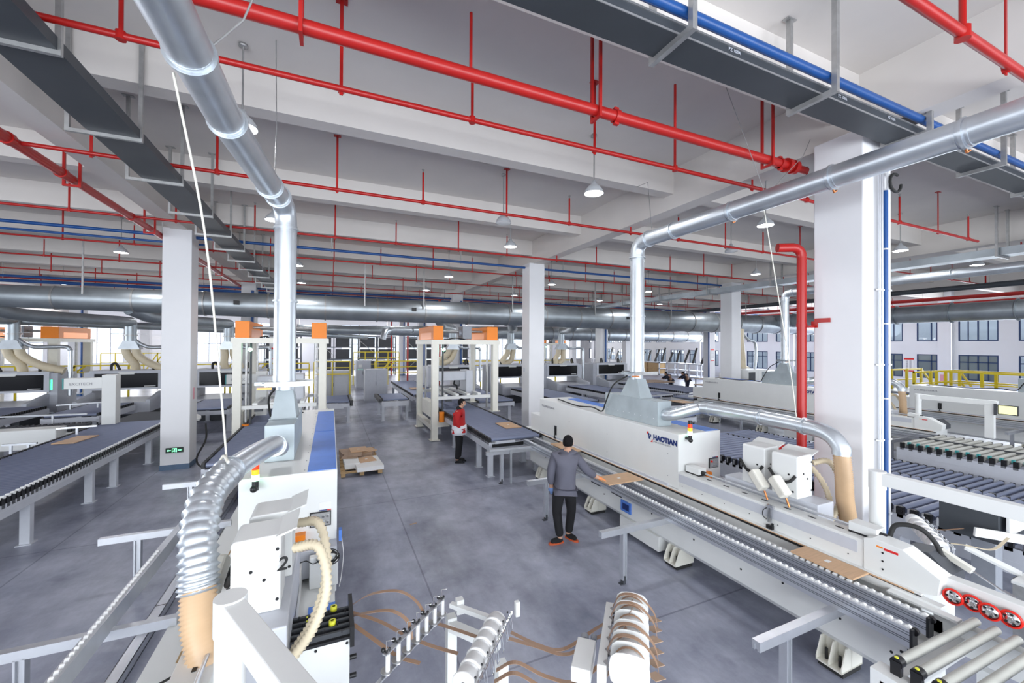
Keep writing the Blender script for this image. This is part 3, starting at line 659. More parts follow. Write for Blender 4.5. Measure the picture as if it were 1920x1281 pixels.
    pt(B().box(5.75, 4.794, 1.375, 5.87, 4.8, 1.46), 'label_sheet', 'paper', t)
    pt(B().box(5.75, 4.792, 1.365, 5.83, 4.8, 1.377), 'blue_label_strip', 'logo', t)
    pt(B().box(5.83, 4.792, 1.365, 5.87, 4.8, 1.377), 'red_label_strip', 'redp', t)
    pt(B().box(5.40, 4.70, 1.05, 5.62, 4.8, 1.17).cyl((5.5, 4.66, 1.13), (5.5, 4.70, 1.13), 0.035, 12), 'yellow_guard_box', 'orange', t)
    pt(B().box(5.30, 4.6, 0.75, 5.93, 4.8, 1.04), 'lower_box', 'greyw', t, 0.01)
    # writing
    text('HAOTIAN', 0.115, 'logo_lettering', 'logo', t, frame_mtx(Vector((4.994, 5.34, 1.615))-EO, (0, -1, 0), (0, 0, 1)), cond=0.007, sx=1.0)
    text('MACHINERY', 0.04, 'logo_caption', 'greyp', t, frame_mtx(Vector((4.995, 5.34, 1.565))-EO, (0, -1, 0), (0, 0, 1)), sx=1.75)
    e = B()
    for (dy, dz, w) in ((0.02, 0.035, 0.04), (0.065, 0.02, 0.035), (0.035, -0.015, 0.042)): e.ball((4.995, 5.47-dy, 1.645+dz), w/2, 10, 6, (0.1, 1, 1.3))
    pt(e, 'emblem', 'logo', t)
    pt(B().prism([(5.49, 1.72), (5.445, 1.72), (5.49, 1.675)], 0, 4.992, 4.999).prism([(5.36, 1.56), (5.40, 1.56), (5.36, 1.61)], 0, 4.992, 4.999), 'emblem_corner', 'redp', t)
    text('TCG-JS8QU/1U/3R+R', 0.07, 'model_lettering', 'greyp', t, frame_mtx(Vector((4.994, 9.32, 1.62))-EO, (0, -1, 0), (0, 0, 1)), cond=0.002)
    # control post with a long square arm
    ps = pt(B().cyl((5.38, 2.42, 0.05), (5.38, 2.42, 1.86), 0.07, 24), 'control_post', 'white', t, 0.004)
    pt(B().cyl((5.38, 2.42, 1.68), (5.38, 2.42, 1.87), 0.076, 24), 'post_collar', 'white', ps)
    ca = B().box(-0.05, -2.05, 1.73, 0.05, 0.0, 1.86).build('control_arm', 'white', t, 0.006); ca.location = Vector((5.38, 2.42, 0))-EO
    # aluminium roller rails and their T-shaped supports
    def rail(x0, x1, y0, y1, z0, z1, nm):
        R_ = pt(B().box(x0, y0, z0, x1, y1, z1), nm, 'alu', t)
        g = B()
        for z in (z0+0.045, z0+0.06, z0+0.10, z1-0.03): g.box(x0-0.002, y0, z, x0, y1, z+0.006)
        pt(g, 'rail_groove', 'alud', R_)
        pt(B().box(x0-0.004, y0-0.02, z0-0.01, x1+0.004, y0, z1+0.005).cyl(((x0+x1)/2, y0-0.012, z1-0.02), ((x0+x1)/2+0.03, y0-0.012, z1-0.02), 0.03, 14), 'end_cap', 'black', R_)
        pr = B().cyl((-0.014, 0, 0), (0.014, 0, 0), 0.021, 14)
        first = None
        n = 62
        for i in range(n):
            loc = Vector(((x0+x1)/2, y0+0.02+i*0.062, z1))-EO
            if first is None: first = pr.build('rail_roller', 'rollw', R_); first.location = loc
            else: inst(first, loc, R_)
        return R_
    ro = rail(4.32, 4.39, 1.73, 9.0, 0.75, 0.90, 'outer_rail')
    rail(4.64, 4.71, 1.75, 9.1, 0.75, 0.90, 'inner_rail')
    for y in (2.28, 4.42, 6.58, 8.7):
        a = pt(B().box(3.24, y-0.035, 0.73, 4.62, y+0.035, 0.76).box(3.24, y-0.035, 0.68, 4.62, y-0.012, 0.73).box(3.24, y+0.012, 0.68, 4.62, y+0.035, 0.73).box(3.245, y-0.02, 0.69, 4.62, y+0.02, 0.73), 'support_arm', 'alu', t)
        p = pt(B().box(3.585, y-0.035, 0.06, 3.60, y+0.035, 0.69).box(3.60, y-0.012, 0.06, 3.64, y+0.012, 0.69).box(3.64, y-0.035, 0.06, 3.655, y+0.035, 0.69), 'support_post', 'alu', t)
        pt(B().box(3.60, y-0.03, 0.0, 3.64, y+0.03, 0.1).box(3.56, y-0.03, 0, 3.64, y+0.03, 0.012), 'post_foot', 'dgrey', p)
    # glue heads
    for k, (y, x) in enumerate(((3.16, 5.24), (3.60, 5.28))):
        g = pt(B().prism([(x, 1.32), (x, 1.82), (x+0.02, 1.84), (x+0.30, 1.85), (x+0.30, 1.32)], 1, y, y+0.32), 'glue_head', 'white', t, 0.01)
        pt(B().prism([(x+0.27, 1.83), (x+0.40, 1.88), (x+0.40, 1.89), (x+0.27, 1.845)], 1, y-0.02, y+0.36), 'head_lid', 'white', g)
        q = B(); bolts(q, [(x, y+0.1, 1.6), (x, y+0.22, 1.5), (x, y+0.05, 1.4)], 0.012, (-1, 0, 0)); bolts(q, [(x+0.12, y, 1.62), (x+0.2, y, 1.55), (x+0.28, y, 1.75), (x+0.28, y, 1.4)], 0.011, (0, -1, 0)); pt(q, 'head_bolt', 'black', g)
        pt(B().tube(spline([(x-0.02, y+0.34, 1.62), (x-0.05, y+0.2, 1.5), (x-0.03, y+0.08, 1.52), (x, y+0.02, 1.6)]), 0.018, 8), 'head_cable', 'rubber', g)
    for k in range(2):
        y = 3.20+k*0.27
        v = B().bar((5.10, y+0.16, 1.56), (5.06, y-0.02, 1.38), 0.12, 0.12)
        v2 = pt(v, 'spray_valve', 'cream', t, 0.02)
        pt(B().cyl((5.06, y-0.02, 1.36), (5.06, y-0.06, 1.26), 0.012, 8), 'brass_nozzle', 'copper', v2)
    pt(B().box(5.28, 2.95, 0.9, 5.6, 4.2, 1.32), 'glue_tank_base', 'greyw', t, 0.01)
    for k in range(2):
        hs = spline([(5.62, 3.2+k*0.45, 1.72), (5.78, 3.1+k*0.4, 1.74), (5.84, 3.0+k*0.25, 1.5), (5.76, 2.98+k*0.1, 1.25), (5.62, 3.0+k*0.05, 1.05)], 16)
        n_ = len(hs)
        pt(B().tube(hs, 0.03, 10, rs=[0.038 if i % 2 else 0.026 for i in range(n_)]), 'glue_hose', 'hose', t)
    t.location = EO
    return t
bander = make_bander('near white edge banding machine at right with blue lettering, beside the man in grey')

def side_duct(dx, dy, label, ribbed):
    if ribbed:
        path = spline([(-0.52, 5.30, 2.02), (-0.52, 5.18, 2.05), (-0.54, 4.95, 2.13), (-0.64, 4.45, 2.16), (-0.76, 4.02, 2.14)], 6)
        t = duct('branch_duct', path, 0.098, label, [((-0.75, 4.08, 2.14), (-0.25, -1, 0)), ((-0.53, 5.0, 2.11), (-0.1, -1, 0.2))], 'galv', n=18)
        o = Vector(path[0])
        bend = spline([(-0.76, 4.02, 2.14), (-0.83, 3.72, 2.05), (-0.83, 3.5, 1.88), (-0.80, 3.38, 1.68), (-0.79, 3.34, 1.55)], 12)
        k = len(bend); rs = [0.122 if i % 3 == 0 else 0.104 for i in range(k)]
        B().tube([p-o for p in bend], 0.1, 20, rs=rs).build('ribbed_bend', 'galv', t)
        fl = spline([(-0.79, 3.34, 1.56), (-0.76, 3.24, 1.38), (-0.70, 3.15, 1.2), (-0.66, 3.1, 0.98)], 16)
        B().tube([p-o for p in fl], 0.1, 18, rs=[0.108 if i % 2 else 0.092 for i in range(len(fl))]).build('flexible_hose', 'hoset', t)
    else:
        path = [(5.31, 5.40, 2.0), (5.31, 5.32, 2.0)] + [tuple(p) for p in spline([(5.36, 5.25, 2.02), (5.6, 5.02, 2.14), (5.68, 4.85, 2.17), (5.70, 4.0, 2.17), (5.70, 3.3, 2.15), (5.70, 3.05, 2.10), (5.70, 2.93, 1.97), (5.70, 2.92, 1.88)], 5)]
        path = [(p[0]+dx, p[1]+dy, p[2]) for p in path]
        t = duct('branch_duct', path, 0.098, label, [((5.69+dx, 4.8+dy, 2.17), (0, 1, 0)), ((5.70+dx, 3.95+dy, 2.17), (0, 1, 0)), ((5.70+dx, 3.35+dy, 2.15), (0, 1, 0))], 'galv', n=18)
        o = Vector(path[0])
        fl = spline([(5.70+dx, 2.92+dy, 1.90), (5.71+dx, 2.9+dy, 1.6), (5.73+dx, 2.9+dy, 1.35), (5.80+dx, 2.9+dy, 1.08)], 22)
        B().tube([p-o for p in fl], 0.07, 18, rs=[0.094 if i % 2 else 0.080 for i in range(len(fl))]).build('flexible_hose', 'hoset', t)
    return t
side_duct(0, 0, 'galvanised pipe bending over the near right edge bander into a tan hose by the column', False)
side_duct(-5.85, 0.15, 'big ribbed galvanised elbow at left front ending in a tan hose', True)
side_duct(9.9, 3.5, 'small galvanised pipe on the farther edge bander behind the red riser', False)
b2 = clone(bander, (-0.85, 4.95, 0), 'white edge banding machine at left front with blue top panels and numbered glue head', skip=('fastener',))
for ch in b2.children:
    if ch.name.startswith('control_arm'): ch.rotation_euler = (0, 0, rad(26))
    if ch.name.startswith('outer_rail'): ch.location.x = -0.22
    if ch.name.startswith('inner_rail'): ch.location.x = 0.24
text('2', 0.13, 'head_number', 'blackp', b2, frame_mtx((0.445, -1.686, 0.0), (1, 0, 0), (0, 0, 1)).copy() if False else frame_mtx(Vector((0.52, -1.69, 1.62)), (1, 0, 0), (0, 0, 1)), cond=0.003, font_sh=0.2)
SK = ('fastener', 'screw', 'slot', 'rail_roller', 'head_bolt', 'cable_hose')
b3 = clone(bander, (14.9, 8.3, 0), 'farther white edge banding machine behind the red riser, with blue lettering', skip=SK)
b4 = clone(bander, (19.6, 3.2, 0), 'far right white edge banding machine with a hanging yellow screen', skip=SK)
# small lettering on the fourth machine's arm : hanging monitor
mo = tag(B().box(-0.03, -0.17, -0.12, 0.03, 0.17, 0.12).build('control_monitor', 'black', bevel=0.01), 'black framed monitor with yellowish screen on the far right machine', 'monitor')
mo.location = (15.22, 4.22, 1.66)
for ch in b3.children:
    if ch.name.startswith('control_arm'): ch.scale = (1, 0.74, 1)
B().box(-0.034, -0.15, -0.10, -0.029, 0.15, 0.10).build('screen', 'screen', mo)
kp = B().box(-0.035, 0.19, -0.15, 0.02, 0.23, 0.13).build('keypad', 'dgrey', mo)
B().box(0.0, 0.24, -0.75, 0.12, 0.40, 0.12).build('monitor_post', 'white', mo)

# ---------------------------------------------------------------- infeed table with red pressure wheels (near right corner)
t = empty('infeed_roller_table', (4.4, 1.2, 0), 0, 'grey roller table at the lower right corner leading to the edge bander', 'roller table')
O2 = (4.4, 1.2, 0)
pt(B().box(3.72, 0.2, 0.55, 3.86, 1.72, 0.80).box(4.9, 0.2, 0.60, 5.0, 1.8, 0.84).box(3.72, 1.60, 0.6, 5.0, 1.66, 0.74), 'table_frame', 'white', t, 0, O2)
for i, y in enumerate((1.60, 1.485, 1.37, 1.255, 1.14, 1.02, 0.9)):
    rl = B().cyl((3.86, y, 0.88), (5.0, y-0.03, 0.885), 0.032, 16)
    R_ = pt(rl, 'roller', 'rollg', t, 0, O2)
    pt(B().box(3.79, y-0.03, 0.80, 3.83, y+0.03, 0.90).cyl((3.80, y, 0.885), (3.86, y, 0.885), 0.038, 14), 'bearing_block', 'black', R_, 0, O2)
    pt(B().cyl((3.81, y, 0.922), (3.81, y, 0.928), 0.013, 10), 'yellow_dot', 'yellowl', R_, 0, O2)
for x, y in ((3.79, 0.3), (3.79, 1.6), (4.95, 0.3), (4.95, 1.5)): pt(B().box(x-0.04, y-0.04, 0, x+0.04, y+0.04, 0.55), 'leg', 'white', t, 0, O2)
pt(B().box(4.90, 1.75, 0.86, 4.98, 2.6, 0.92).box(4.82, 1.62, 0.88, 4.90, 2.1, 0.90), 'side_plate', 'white', t, 0, O2)
t2 = empty('pressure_wheel_unit', (5.1, 1.6, 1.0), 0, 'white bar with four red rimmed pressure wheels at the lower right', 'pressure wheel unit'); O3 = (5.1, 1.6, 1.0)
pt(B().box(5.10, 0.1, 0.98, 5.22, 1.80, 1.12), 'wheel_beam', 'white', t2, 0.006, O3)
for i, (x, y) in enumerate(((5.03, 1.72), (5.06, 1.61), (5.03, 1.50), (5.055, 1.39))):
    w = pt(B().lathe((x, y, 1.0), [(0.0, -0.008), (0.058, -0.008), (0.058, 0.008), (0.0, 0.008)], (1, 0, 0), 28), 'pressure_wheel', 'chrome', t2, 0, O3)
    pt(B().lathe((x, y, 1.0), [(0.056, -0.010), (0.067, -0.010), (0.069, 0.0), (0.067, 0.010), (0.056, 0.010), (0.056, -0.010)], (1, 0, 0), 28), 'red_tyre', 'redb', w, 0, O3)
    q = B()
    for k in range(5): a = k*2*pi/5+i; q.cyl((x-0.0095, y+0.038*cos(a), 1.0+0.038*sin(a)), (x-0.0085, y+0.038*cos(a), 1.0+0.038*sin(a)), 0.010, 10)
    pt(q, 'wheel_holes', 'black', w, 0, O3)
    pt(B().cyl((x-0.014, y, 1.0), (5.11, y, 1.0), 0.012, 10), 'hub', 'steel', w, 0, O3)
cy = pt(B().bar((5.45, 1.95, 1.22), (5.42, 1.72, 1.14), 0.055), 'air_cylinder', 'cream', t2, 0.004, O3)
pt(B().cyl((5.42, 1.72, 1.14), (5.38, 1.50, 1.06), 0.009, 8).cyl((5.38, 1.52, 1.07), (5.38, 1.45, 1.05), 0.02, 8), 'cylinder_rod', 'chrome', cy, 0, O3)

# ---------------------------------------------------------------- wooden panels
def panel(name_, x0, y0, x1, y1, z, label, m='mdf', rz=0, th=0.018, sticker=True):
    cx, cy = (x0+x1)/2, (y0+y1)/2
    o = B().cb((0, 0, th/2), (abs(x1-x0), abs(y1-y0), th)).build('wooden_board', m); o.location = (cx, cy, z); o.rotation_euler = (0, 0, rad(rz))
    tag(o, label, 'panel')
    if sticker: B().cb((0, 0, th+0.001), (0.06, 0.045, 0.001)).build('sticker', 'paper', o)
    return o
panel('b', 4.15, 5.42, 4.86, 5.83, 0.921, 'brown wood panel under the hand of the man in grey')
panel('b', 4.66, 2.29, 4.93, 2.88, 0.925, 'brown wood panel lying on the rollers at the lower right')
panel('b', 4.62, 7.4, 4.93, 8.2, 0.925, 'brown wood panel partly hidden behind the head of the man in grey')
panel('b', 4.32, 10.08, 4.78, 10.86, 0.945, 'brown wood panel on the grey conveyor beside the centre column')
panel('b', -5.55, 12.3, -5.15, 13.1, 0.945, 'brown wood panel on the left foreground conveyor', rz=-8)
panel('b', 3.7, 20.6, 4.4, 21.3, 0.945, 'brown wood panel far along the conveyor behind the tall gantry')
panel('b', 12.6, 11.9, 13.2, 12.6, 0.945, 'brown wood panel before the end of the farther edge bander')

# ================================================================ ROLLER CONVEYORS
def conveyor(x, y, w, L, h, label, rz=0, pitch=0.11, r=0.045, legs=(), rm='roll', bm='black', side='greyw', gap=0.09, blocks=True, belt=False, legw=0.14, name='roller_conveyor', detail=True, cover=False, group=None, rail_h=0.2):
    """length along local +Y, rollers across X; h = top of rollers"""
    t = empty(name, (x, y, 0), rad(rz), label, 'conveyor', group)
    zt = h-2*r-0.01
    for sx in (0, 1):
        a = -0.06 if sx == 0 else w+0.0
        f = B().box(a, 0, zt-rail_h, a+0.06, L, zt).box(a-0.004, 0, zt-rail_h*0.55, a+0.064, L, zt-rail_h*0.5)
        f.build('side_rail', side, t, 0)
    B().box(0, 0.0, zt-0.16, w, 0.05, zt-0.02).build('cross_beam', side, t); B().box(0, L-0.05, zt-0.16, w, L, zt-0.02).build('cross_beam', side, t)
    for ly in legs:
        for lx in (0.02, w-0.02):
            B().box(lx-legw/2, ly-0.05, 0.012, lx+legw/2, ly+0.05, zt-rail_h+0.02).box(lx-legw/2-0.03, ly-0.09, 0, lx+legw/2+0.03, ly+0.09, 0.014).build('leg', side, t)
    if belt:
        B().box(0.02, 0, zt-0.02, w-0.02, L, h).build('belt', rm, t); return t
    n = int(L/pitch)
    if detail and n <= 110:
        pr = B().cyl((0.01, 0, 0), (w-0.01, 0, 0), r, 12)
        blk = B().box(-0.060, -0.036, -0.11, -0.005, 0.036, 0.052).cyl((-0.07, 0, 0), (-0.05, 0, 0), 0.026, 8)
        f = g = g2 = None
        for i in range(n):
            loc = (0, pitch*(i+0.5), h-r)
            if f is None:
                f = pr.build('roller', rm, t); f.location = loc
                if blocks: g = blk.build('bearing_block', bm, t); g.location = loc; g2 = inst(g, (w+0.065, loc[1], loc[2]), t)
            else:
                inst(f, loc, t)
                if blocks: inst(g, loc, t); inst(g, (w+0.065, loc[1], loc[2]), t)
    else:
        b = B(); k = B()
        for i in range(n):
            yy = pitch*(i+0.5); b.cyl((0.01, yy, h-r), (w-0.01, yy, h-r), r, 8, caps=False)
            if blocks: k.box(-0.04, yy-0.03, h-r-0.045, 0, yy+0.03, h).box(w, yy-0.03, h-r-0.045, w+0.04, yy+0.03, h)
        o = b.build('roller_bed', rm, t); o['kind'] = 'stuff'
        if blocks: k.build('bearing_strip', bm, t)['kind'] = 'stuff'
    if cover: B().box(w+0.05, 0, zt-0.05, w+0.09, L, h+0.02).build('guide_strip', 'alu', t)
    return t
c0 = conveyor(-5.80, 5.6, 1.44, 9.6, 0.94, 'long blue-grey roller conveyor in the left foreground', pitch=0.105, legs=(1.4, 3.45, 5.3, 6.3, 8.2), legw=0.12)
for i in range(0, 88):       # white tips of the bearings on the near side
    pass
q = B()
for i in range(88): q.cyl((1.47, 0.105*(i+0.5), 0.95), (1.515, 0.105*(i+0.5), 0.955), 0.024, 8)
o = q.build('white_bearing_tips', 'rollw', c0); o['kind'] = 'stuff'
c2 = conveyor(3.55, 9.18, 1.32, 9.4, 0.94, 'blue-grey roller conveyor beside the red-jacketed worker', pitch=0.105, legs=(0.12, 0.95, 3.2, 5.2, 7.4), legw=0.12)
B().box(0.02, -0.012, 0.72, 1.30, 0.0, 0.80).build('end_plate', 'black', c2)
B().box(0.1, -0.018, 0.80, 0.62, -0.012, 0.86).build('end_strip', 'greyw', c2)
conveyor(3.42, 18.7, 1.3, 7.2, 0.93, 'farther stretch of roller conveyor behind the tall gantry', legs=(1, 4, 6.5), detail=False, pitch=0.13)
c1 = conveyor(-2.15, 9.4, 1.25, 8.2, 0.92, 'roller conveyor under the left gantry, behind the left vertical duct', pitch=0.11, legs=(0.4, 3, 6))
ta = conveyor(2.0, 17.5, 1.0, 2.0, 0.93, 'short grey roller table in the aisle in front of the grey cabinet', detail=False, legs=(0.2, 1.8), pitch=0.2, legw=0.1)
tb = conveyor(-0.5, 17.6, 1.2, 2.0, 0.93, 'short grey roller table with black tipped end left of the aisle', detail=False, legs=(0.2, 1.8), pitch=0.2, legw=0.1)
for q_ in (ta, tb): B().box(0.0, -0.05, 0.62, 1.0, 0.0, 0.82).build('front_panel', 'greyw', q_)
B().box(1.22, 0.0, 0.70, 1.34, 2.0, 0.93).build('black_end', 'black', tb)
B().box(-0.18, 0.0, 0.80, -0.06, 2.0, 0.93).build('black_end', 'black', ta)
# roller tables right of the near edge bander
A = conveyor(7.72, 1.6, 2.0, 6.2, 0.86, 'dark roller table behind the near edge bander and the right column', pitch=0.15, r=0.056, legs=(1.6, 3.6, 5.6), legw=0.3, rail_h=0.32)
q = B()
for i in range(40): q.box(-0.075, 0.155*(i+0.5)-0.012, 0.745, -0.03, 0.155*(i+0.5)+0.012, 0.85)
q.build('guard_clip', 'chrome', A)['kind'] = 'stuff'
Bt = conveyor(12.45, -1.7, 2.0, 6.9, 0.94, 'pale roller table with green tipped bearings at the right edge', pitch=0.16, r=0.06, legs=(0.8, 3.4, 6.0), rm='rollg', legw=0.34, rail_h=0.3)
q = B()
M['teal'] = mat('teal_plastic', (0.05, 0.30, 0.30), 0.4)
for i in range(42): q.box(-0.05, 0.16*(i+0.5)+0.02, 0.90, 0.02, 0.16*(i+0.5)+0.06, 0.965)
q.build('teal_tip', 'teal', Bt)['kind'] = 'stuff'
B().box(1.0, 0.0, 0.92, 1.04, 6.9, 0.955).build('centre_strip', 'dgrey', Bt)
conveyor(10.3, 2.2, 1.6, 6.5, 0.62, 'low dark roller bed between the two right hand roller tables', detail=False, legs=(0.4, 3, 6), pitch=0.14, rm='roll')

# router outfeed beds, cross conveyors in the middle distance
def curve_belt(x, y, label, r0=0.3, r1=1.7, a0=0, a1=90, h=0.9, rz=0):
    t = empty('curved_conveyor', (x, y, 0), rad(rz), label, 'conveyor')
    n = 16; vs = []
    for z in (h-0.04, h):
        for r_ in (r0, r1):
            for i in range(n+1): a = rad(a0+(a1-a0)*i/n); vs.append((r_*cos(a), r_*sin(a), z))
    m = n+1; fs = []
    for i in range(n):
        fs += [(2*m+i, 2*m+i+1, 3*m+i+1, 3*m+i), (i, m+i, m+i+1, i+1), (i, i+1, 2*m+i+1, 2*m+i), (m+i, 3*m+i, 3*m+i+1, m+i+1)]
    B().add(vs, fs).build('belt', 'belt', t)
    for r_ in (r0-0.03, r1+0.03):
        B().tube([(r_*cos(rad(a0+(a1-a0)*i/n)), r_*sin(rad(a0+(a1-a0)*i/n)), h-0.06) for i in range(n+1)], 0, 4, flat=(0.2, 0.05)).build('curved_rim', 'white', t)
    for a in (a0+10, (a0+a1)/2, a1-10):
        for r_ in (r0, r1-0.05): B().cb((r_*cos(rad(a)), r_*sin(rad(a)), 0.4), (0.09, 0.09, 0.8)).build('leg', 'greyw', t)
    return t
curve_belt(-5.8, 15.35, 'dark curved belt conveyor at the far end of the left foreground conveyor', 0.1, 2.0, 0, 90)
conveyor(-10.9, 14.75, 1.0, 5.0, 0.86, 'white framed belt conveyor with black roller side crossing at far left', -90, belt=False, detail=False, rm='belt', legs=(1, 3.5), pitch=0.12, side='white').location = (-11.3, 16.0, 0)
conveyor(-10.4, 17.4, 1.15, 2.7, 0.92, 'shiny roller table in front of the leftmost router', detail=False, legs=(0.4, 3), pitch=0.12, rm='roll')
conveyor(-8.1, 17.4, 1.25, 2.7, 0.93, 'shiny roller table in front of the second router from the left', detail=False, legs=(0.4, 3), pitch=0.12, rm='roll')
conveyor(-4.6, 17.4, 1.25, 2.7, 0.93, 'roller table seen just right of the left column', detail=False, legs=(0.4, 3), pitch=0.12, rm='roll')
conveyor(5.5, 15.6, 1.5, 4.6, 0.92, 'blue-grey roller table right of the tall gantry', detail=False, legs=(0.4, 4), pitch=0.12, rm='roll')
conveyor(8.7, 14.2, 1.6, 5.4, 0.92, 'roller table right behind the centre column', detail=False, legs=(0.4, 4), pitch=0.12, rm='roll')
conveyor(12.2, 14.2, 1.6, 5.6, 0.92, 'roller table behind the hood of the near edge bander', detail=False, legs=(0.4, 4), pitch=0.12, rm='roll')
t = conveyor(7.6, 13.6, 1.3, 5.6, 0.9, 'dark belt conveyor crossing behind the near edge bander', -90, belt=True, rm='belt', legs=(0.6, 4.8), side='greyw')
t = conveyor(9.9, 10.2, 1.5, 1.9, 0.88, 'roller table with dark edge right of the near hood', detail=False, legs=(0.4, 1.5), pitch=0.12)
t = conveyor(14.6, 14.4, 1.2, 4.2, 0.88, 'white framed roller conveyor before the farther edge bander', -90, detail=False, legs=(0.6, 2.2), pitch=0.12, side='white')
t = conveyor(16.2, 15.2, 2.2, 5.6, 0.9, 'wide roller table farther right in the middle distance', detail=False, legs=(0.6, 4.2), pitch=0.14)
t = conveyor(14.0, 17.0, 1.6, 2.1, 0.74, 'low roller conveyor crossing far behind the hood', -90, detail=False, legs=(0.4, 1.7), pitch=0.14)
# thin sensor / guard rails on posts beside the conveyors
def guard_rail(x0, y0, x1, y1, z, label, n=2, zb=0.5):
    t = empty('guard_rail', (x0, y0, 0), 0, label, 'guard rail')
    B().bar((0, 0, z), (x1-x0, y1-y0, z), 0.05, 0.04).build('rail', 'alu', t)
    for i in range(n):
        f = (i+0.5)/n; B().box((x1-x0)*f-0.02, (y1-y0)*f-0.02, zb, (x1-x0)*f+0.02, (y1-y0)*f+0.02, z-0.02).build('post', 'alu', t)
    return t
guard_rail(-9.6, 16.3, -6.5, 16.0, 1.1, 'thin aluminium rail on posts at far left over the belt conveyor', 2, 0.5)
guard_rail(-6.0, 13.4, -5.3, 13.5, 1.12, 'short white rail over the left foreground conveyor by the wood panel', 1, 0.9)
guard_rail(-8.3, 18.5, -7.1, 19.0, 1.1, 'short aluminium rail before the second router', 2, 0.8)
guard_rail(-6.6, 11.2, -5.9, 11.2, 0.95, 'lower white bracket bar beside the left foreground conveyor', 2, 0.0)
guard_rail(-6.5, 12.6, -5.95, 12.6, 0.95, 'second white bracket bar beside the left foreground conveyor', 2, 0.0)
guard_rail(3.3, 8.65, 4.35, 8.6, 0.80, 'white T-shaped rail at the near end of the grey conveyor', 1, 0.0)
guard_rail(8.2, 12.2, 10.4, 12.2, 1.1, 'thin rail on posts right of the centre column', 2, 0.7)
guard_rail(10.8, 13.2, 13.4, 13.2, 1.1, 'thin rail on posts behind the near hood', 2, 0.7)

# ---------------------------------------------------------------- gantries with orange boxes
def gantry(label):
    t = empty('gantry', (0, 0, 0), 0, label, 'gantry', 'white gantries with orange boxes on top')
    w, d = 2.14, 2.5
    for x in (0, w):
        for y in (0, d):
            zb = 0.02 if x == 0 else 0.86
            g = B().box(x-0.1, y-0.1, zb, x+0.1, y+0.1, 3.2).box(x-0.16, y-0.16, zb, x+0.16, y+0.16, zb+0.02)
            g.build('leg', 'cream', t, 0)
    f = B().box(-0.14, -0.12, 3.2, w+0.16, 0.12, 3.35).box(-0.14, d-0.12, 3.2, w+0.16, d+0.12, 3.35).box(-0.14, 0.12, 3.2, 0.1, d-0.12, 3.35).box(w-0.1, 0.12, 3.2, w+0.16, d-0.12, 3.35)
    f.build('top_frame', 'cream', t)
    B().box(-0.1, 0.1, 0.35, 0.1, d-0.1, 0.5).box(0.1, -0.08, 0.45, 0.5, 0.08, 0.6).build('bottom_beam', 'cream', t)
    for x0, x1 in ((-0.06, 0.28), (w-0.30, w+0.10)):
        o = B().box(x0, -0.02, 3.35, x1, d-0.1, 3.82).build('drive_housing', 'orange', t, 0.01)
        B().box(x0-0.002, 0.3, 3.37, x1+0.002, d-0.4, 3.60).build('side_hatch', 'copper', o)
    B().cyl((0.28, 0.5, 3.66), (w-0.30, 0.5, 3.66), 0.035, 12).build('drive_shaft', 'steel', t); B().cyl((0.28, 1.9, 3.66), (w-0.3, 1.9, 3.66), 0.03, 10).build('drive_shaft', 'steel', t)
    m = B().box(1.05, 0.3, 3.38, 1.38, 0.85, 3.85).cyl((0.95, 0.5, 3.6), (1.05, 0.5, 3.6), 0.1, 14).build('drive_motor', 'grey', t, 0.02)
    B().tube(spline([(0.5, 0.2, 3.37), (0.8, 0.3, 3.42), (1.1, 0.2, 3.37)]), 0.02, 6).build('cable', 'rubber', t)
    for x in (0.17, w-0.2):
        for y in (0.25, d-0.3): B().box(x-0.02, y-0.05, 0.95, x+0.02, y+0.05, 3.2).build('guide_rail', 'steel', t)
    B().tube([(0.30, 0.12, 0.9), (0.30, 0.12, 3.2)], 0.03, 8, rs=None).build('energy_chain', 'dgrey', t)
    c = B()
    for x in (0.35, 0.75, 1.15, 1.55): c.box(x, 0.1, 1.42, x+0.12, d-0.1, 1.50)
    c.box(0.1, 0.0, 1.34, w-0.15, 0.12, 1.44).box(0.1, d-0.12, 1.34, w-0.15, d, 1.44)
    lc = c.build('lift_carriage', 'white', t)
    B().box(0.9, 0.05, 1.26, 1.25, 0.2, 1.36).box(0.4, 0.05, 1.26, 0.6, 0.2, 1.34).build('carriage_box', 'dgrey', lc)
    B().box(0.35, 0.9, 1.9, 1.35, 1.5, 2.2).box(1.35, 0.8, 1.35, 1.6, 1.6, 2.25).build('head_cover', 'greyw', t, 0.01)
    B().tube(spline([(1.0, 1.1, 1.9), (0.95, 1.0, 1.75), (1.05, 1.05, 1.7), (1.1, 1.1, 1.55)]), 0.03, 6).build('head_cable', 'rubber', t)
    lp = B().ball((0.3, -0.02, 3.02), 0.055, 10, 8).build('status_lamp', 'greenlens', t)
    B().box(-0.1, 0.2, 0.75, 0.1, 1.5, 1.25).build('control_box', 'cream', t)
    mo_ = B().cyl((0.22, -0.1, 0.62), (0.22, -0.1, 0.95), 0.09, 14).cyl((0.38, 0.3, 0.62), (0.38, 0.3, 0.9), 0.09, 14).build('orange_motor', 'orange', t)
    return t
g2 = gantry('tall white gantry with orange boxes standing over the conveyor behind the red-jacketed worker'); g2.location = (3.17, 13.45, 0)
g1 = clone(g2, (-2.36, 13.45, 0), 'white gantry with orange boxes behind the left vertical duct')
g3 = clone(g2, (-13.1, 22.6, 0), 'far left gantry with orange boxes beside the leftmost router hoses', skip=('lift_carriage', 'head_cover', 'head_cable', 'orange_motor'))
g4 = clone(g2, (17.0, 31.5, 0), 'small far gantry with orange boxes right of the centre column', skip=('lift_carriage', 'head_cover', 'head_cable', 'orange_motor'))
for g_ in (g3,): g_.scale = (1.35, 1, 1)

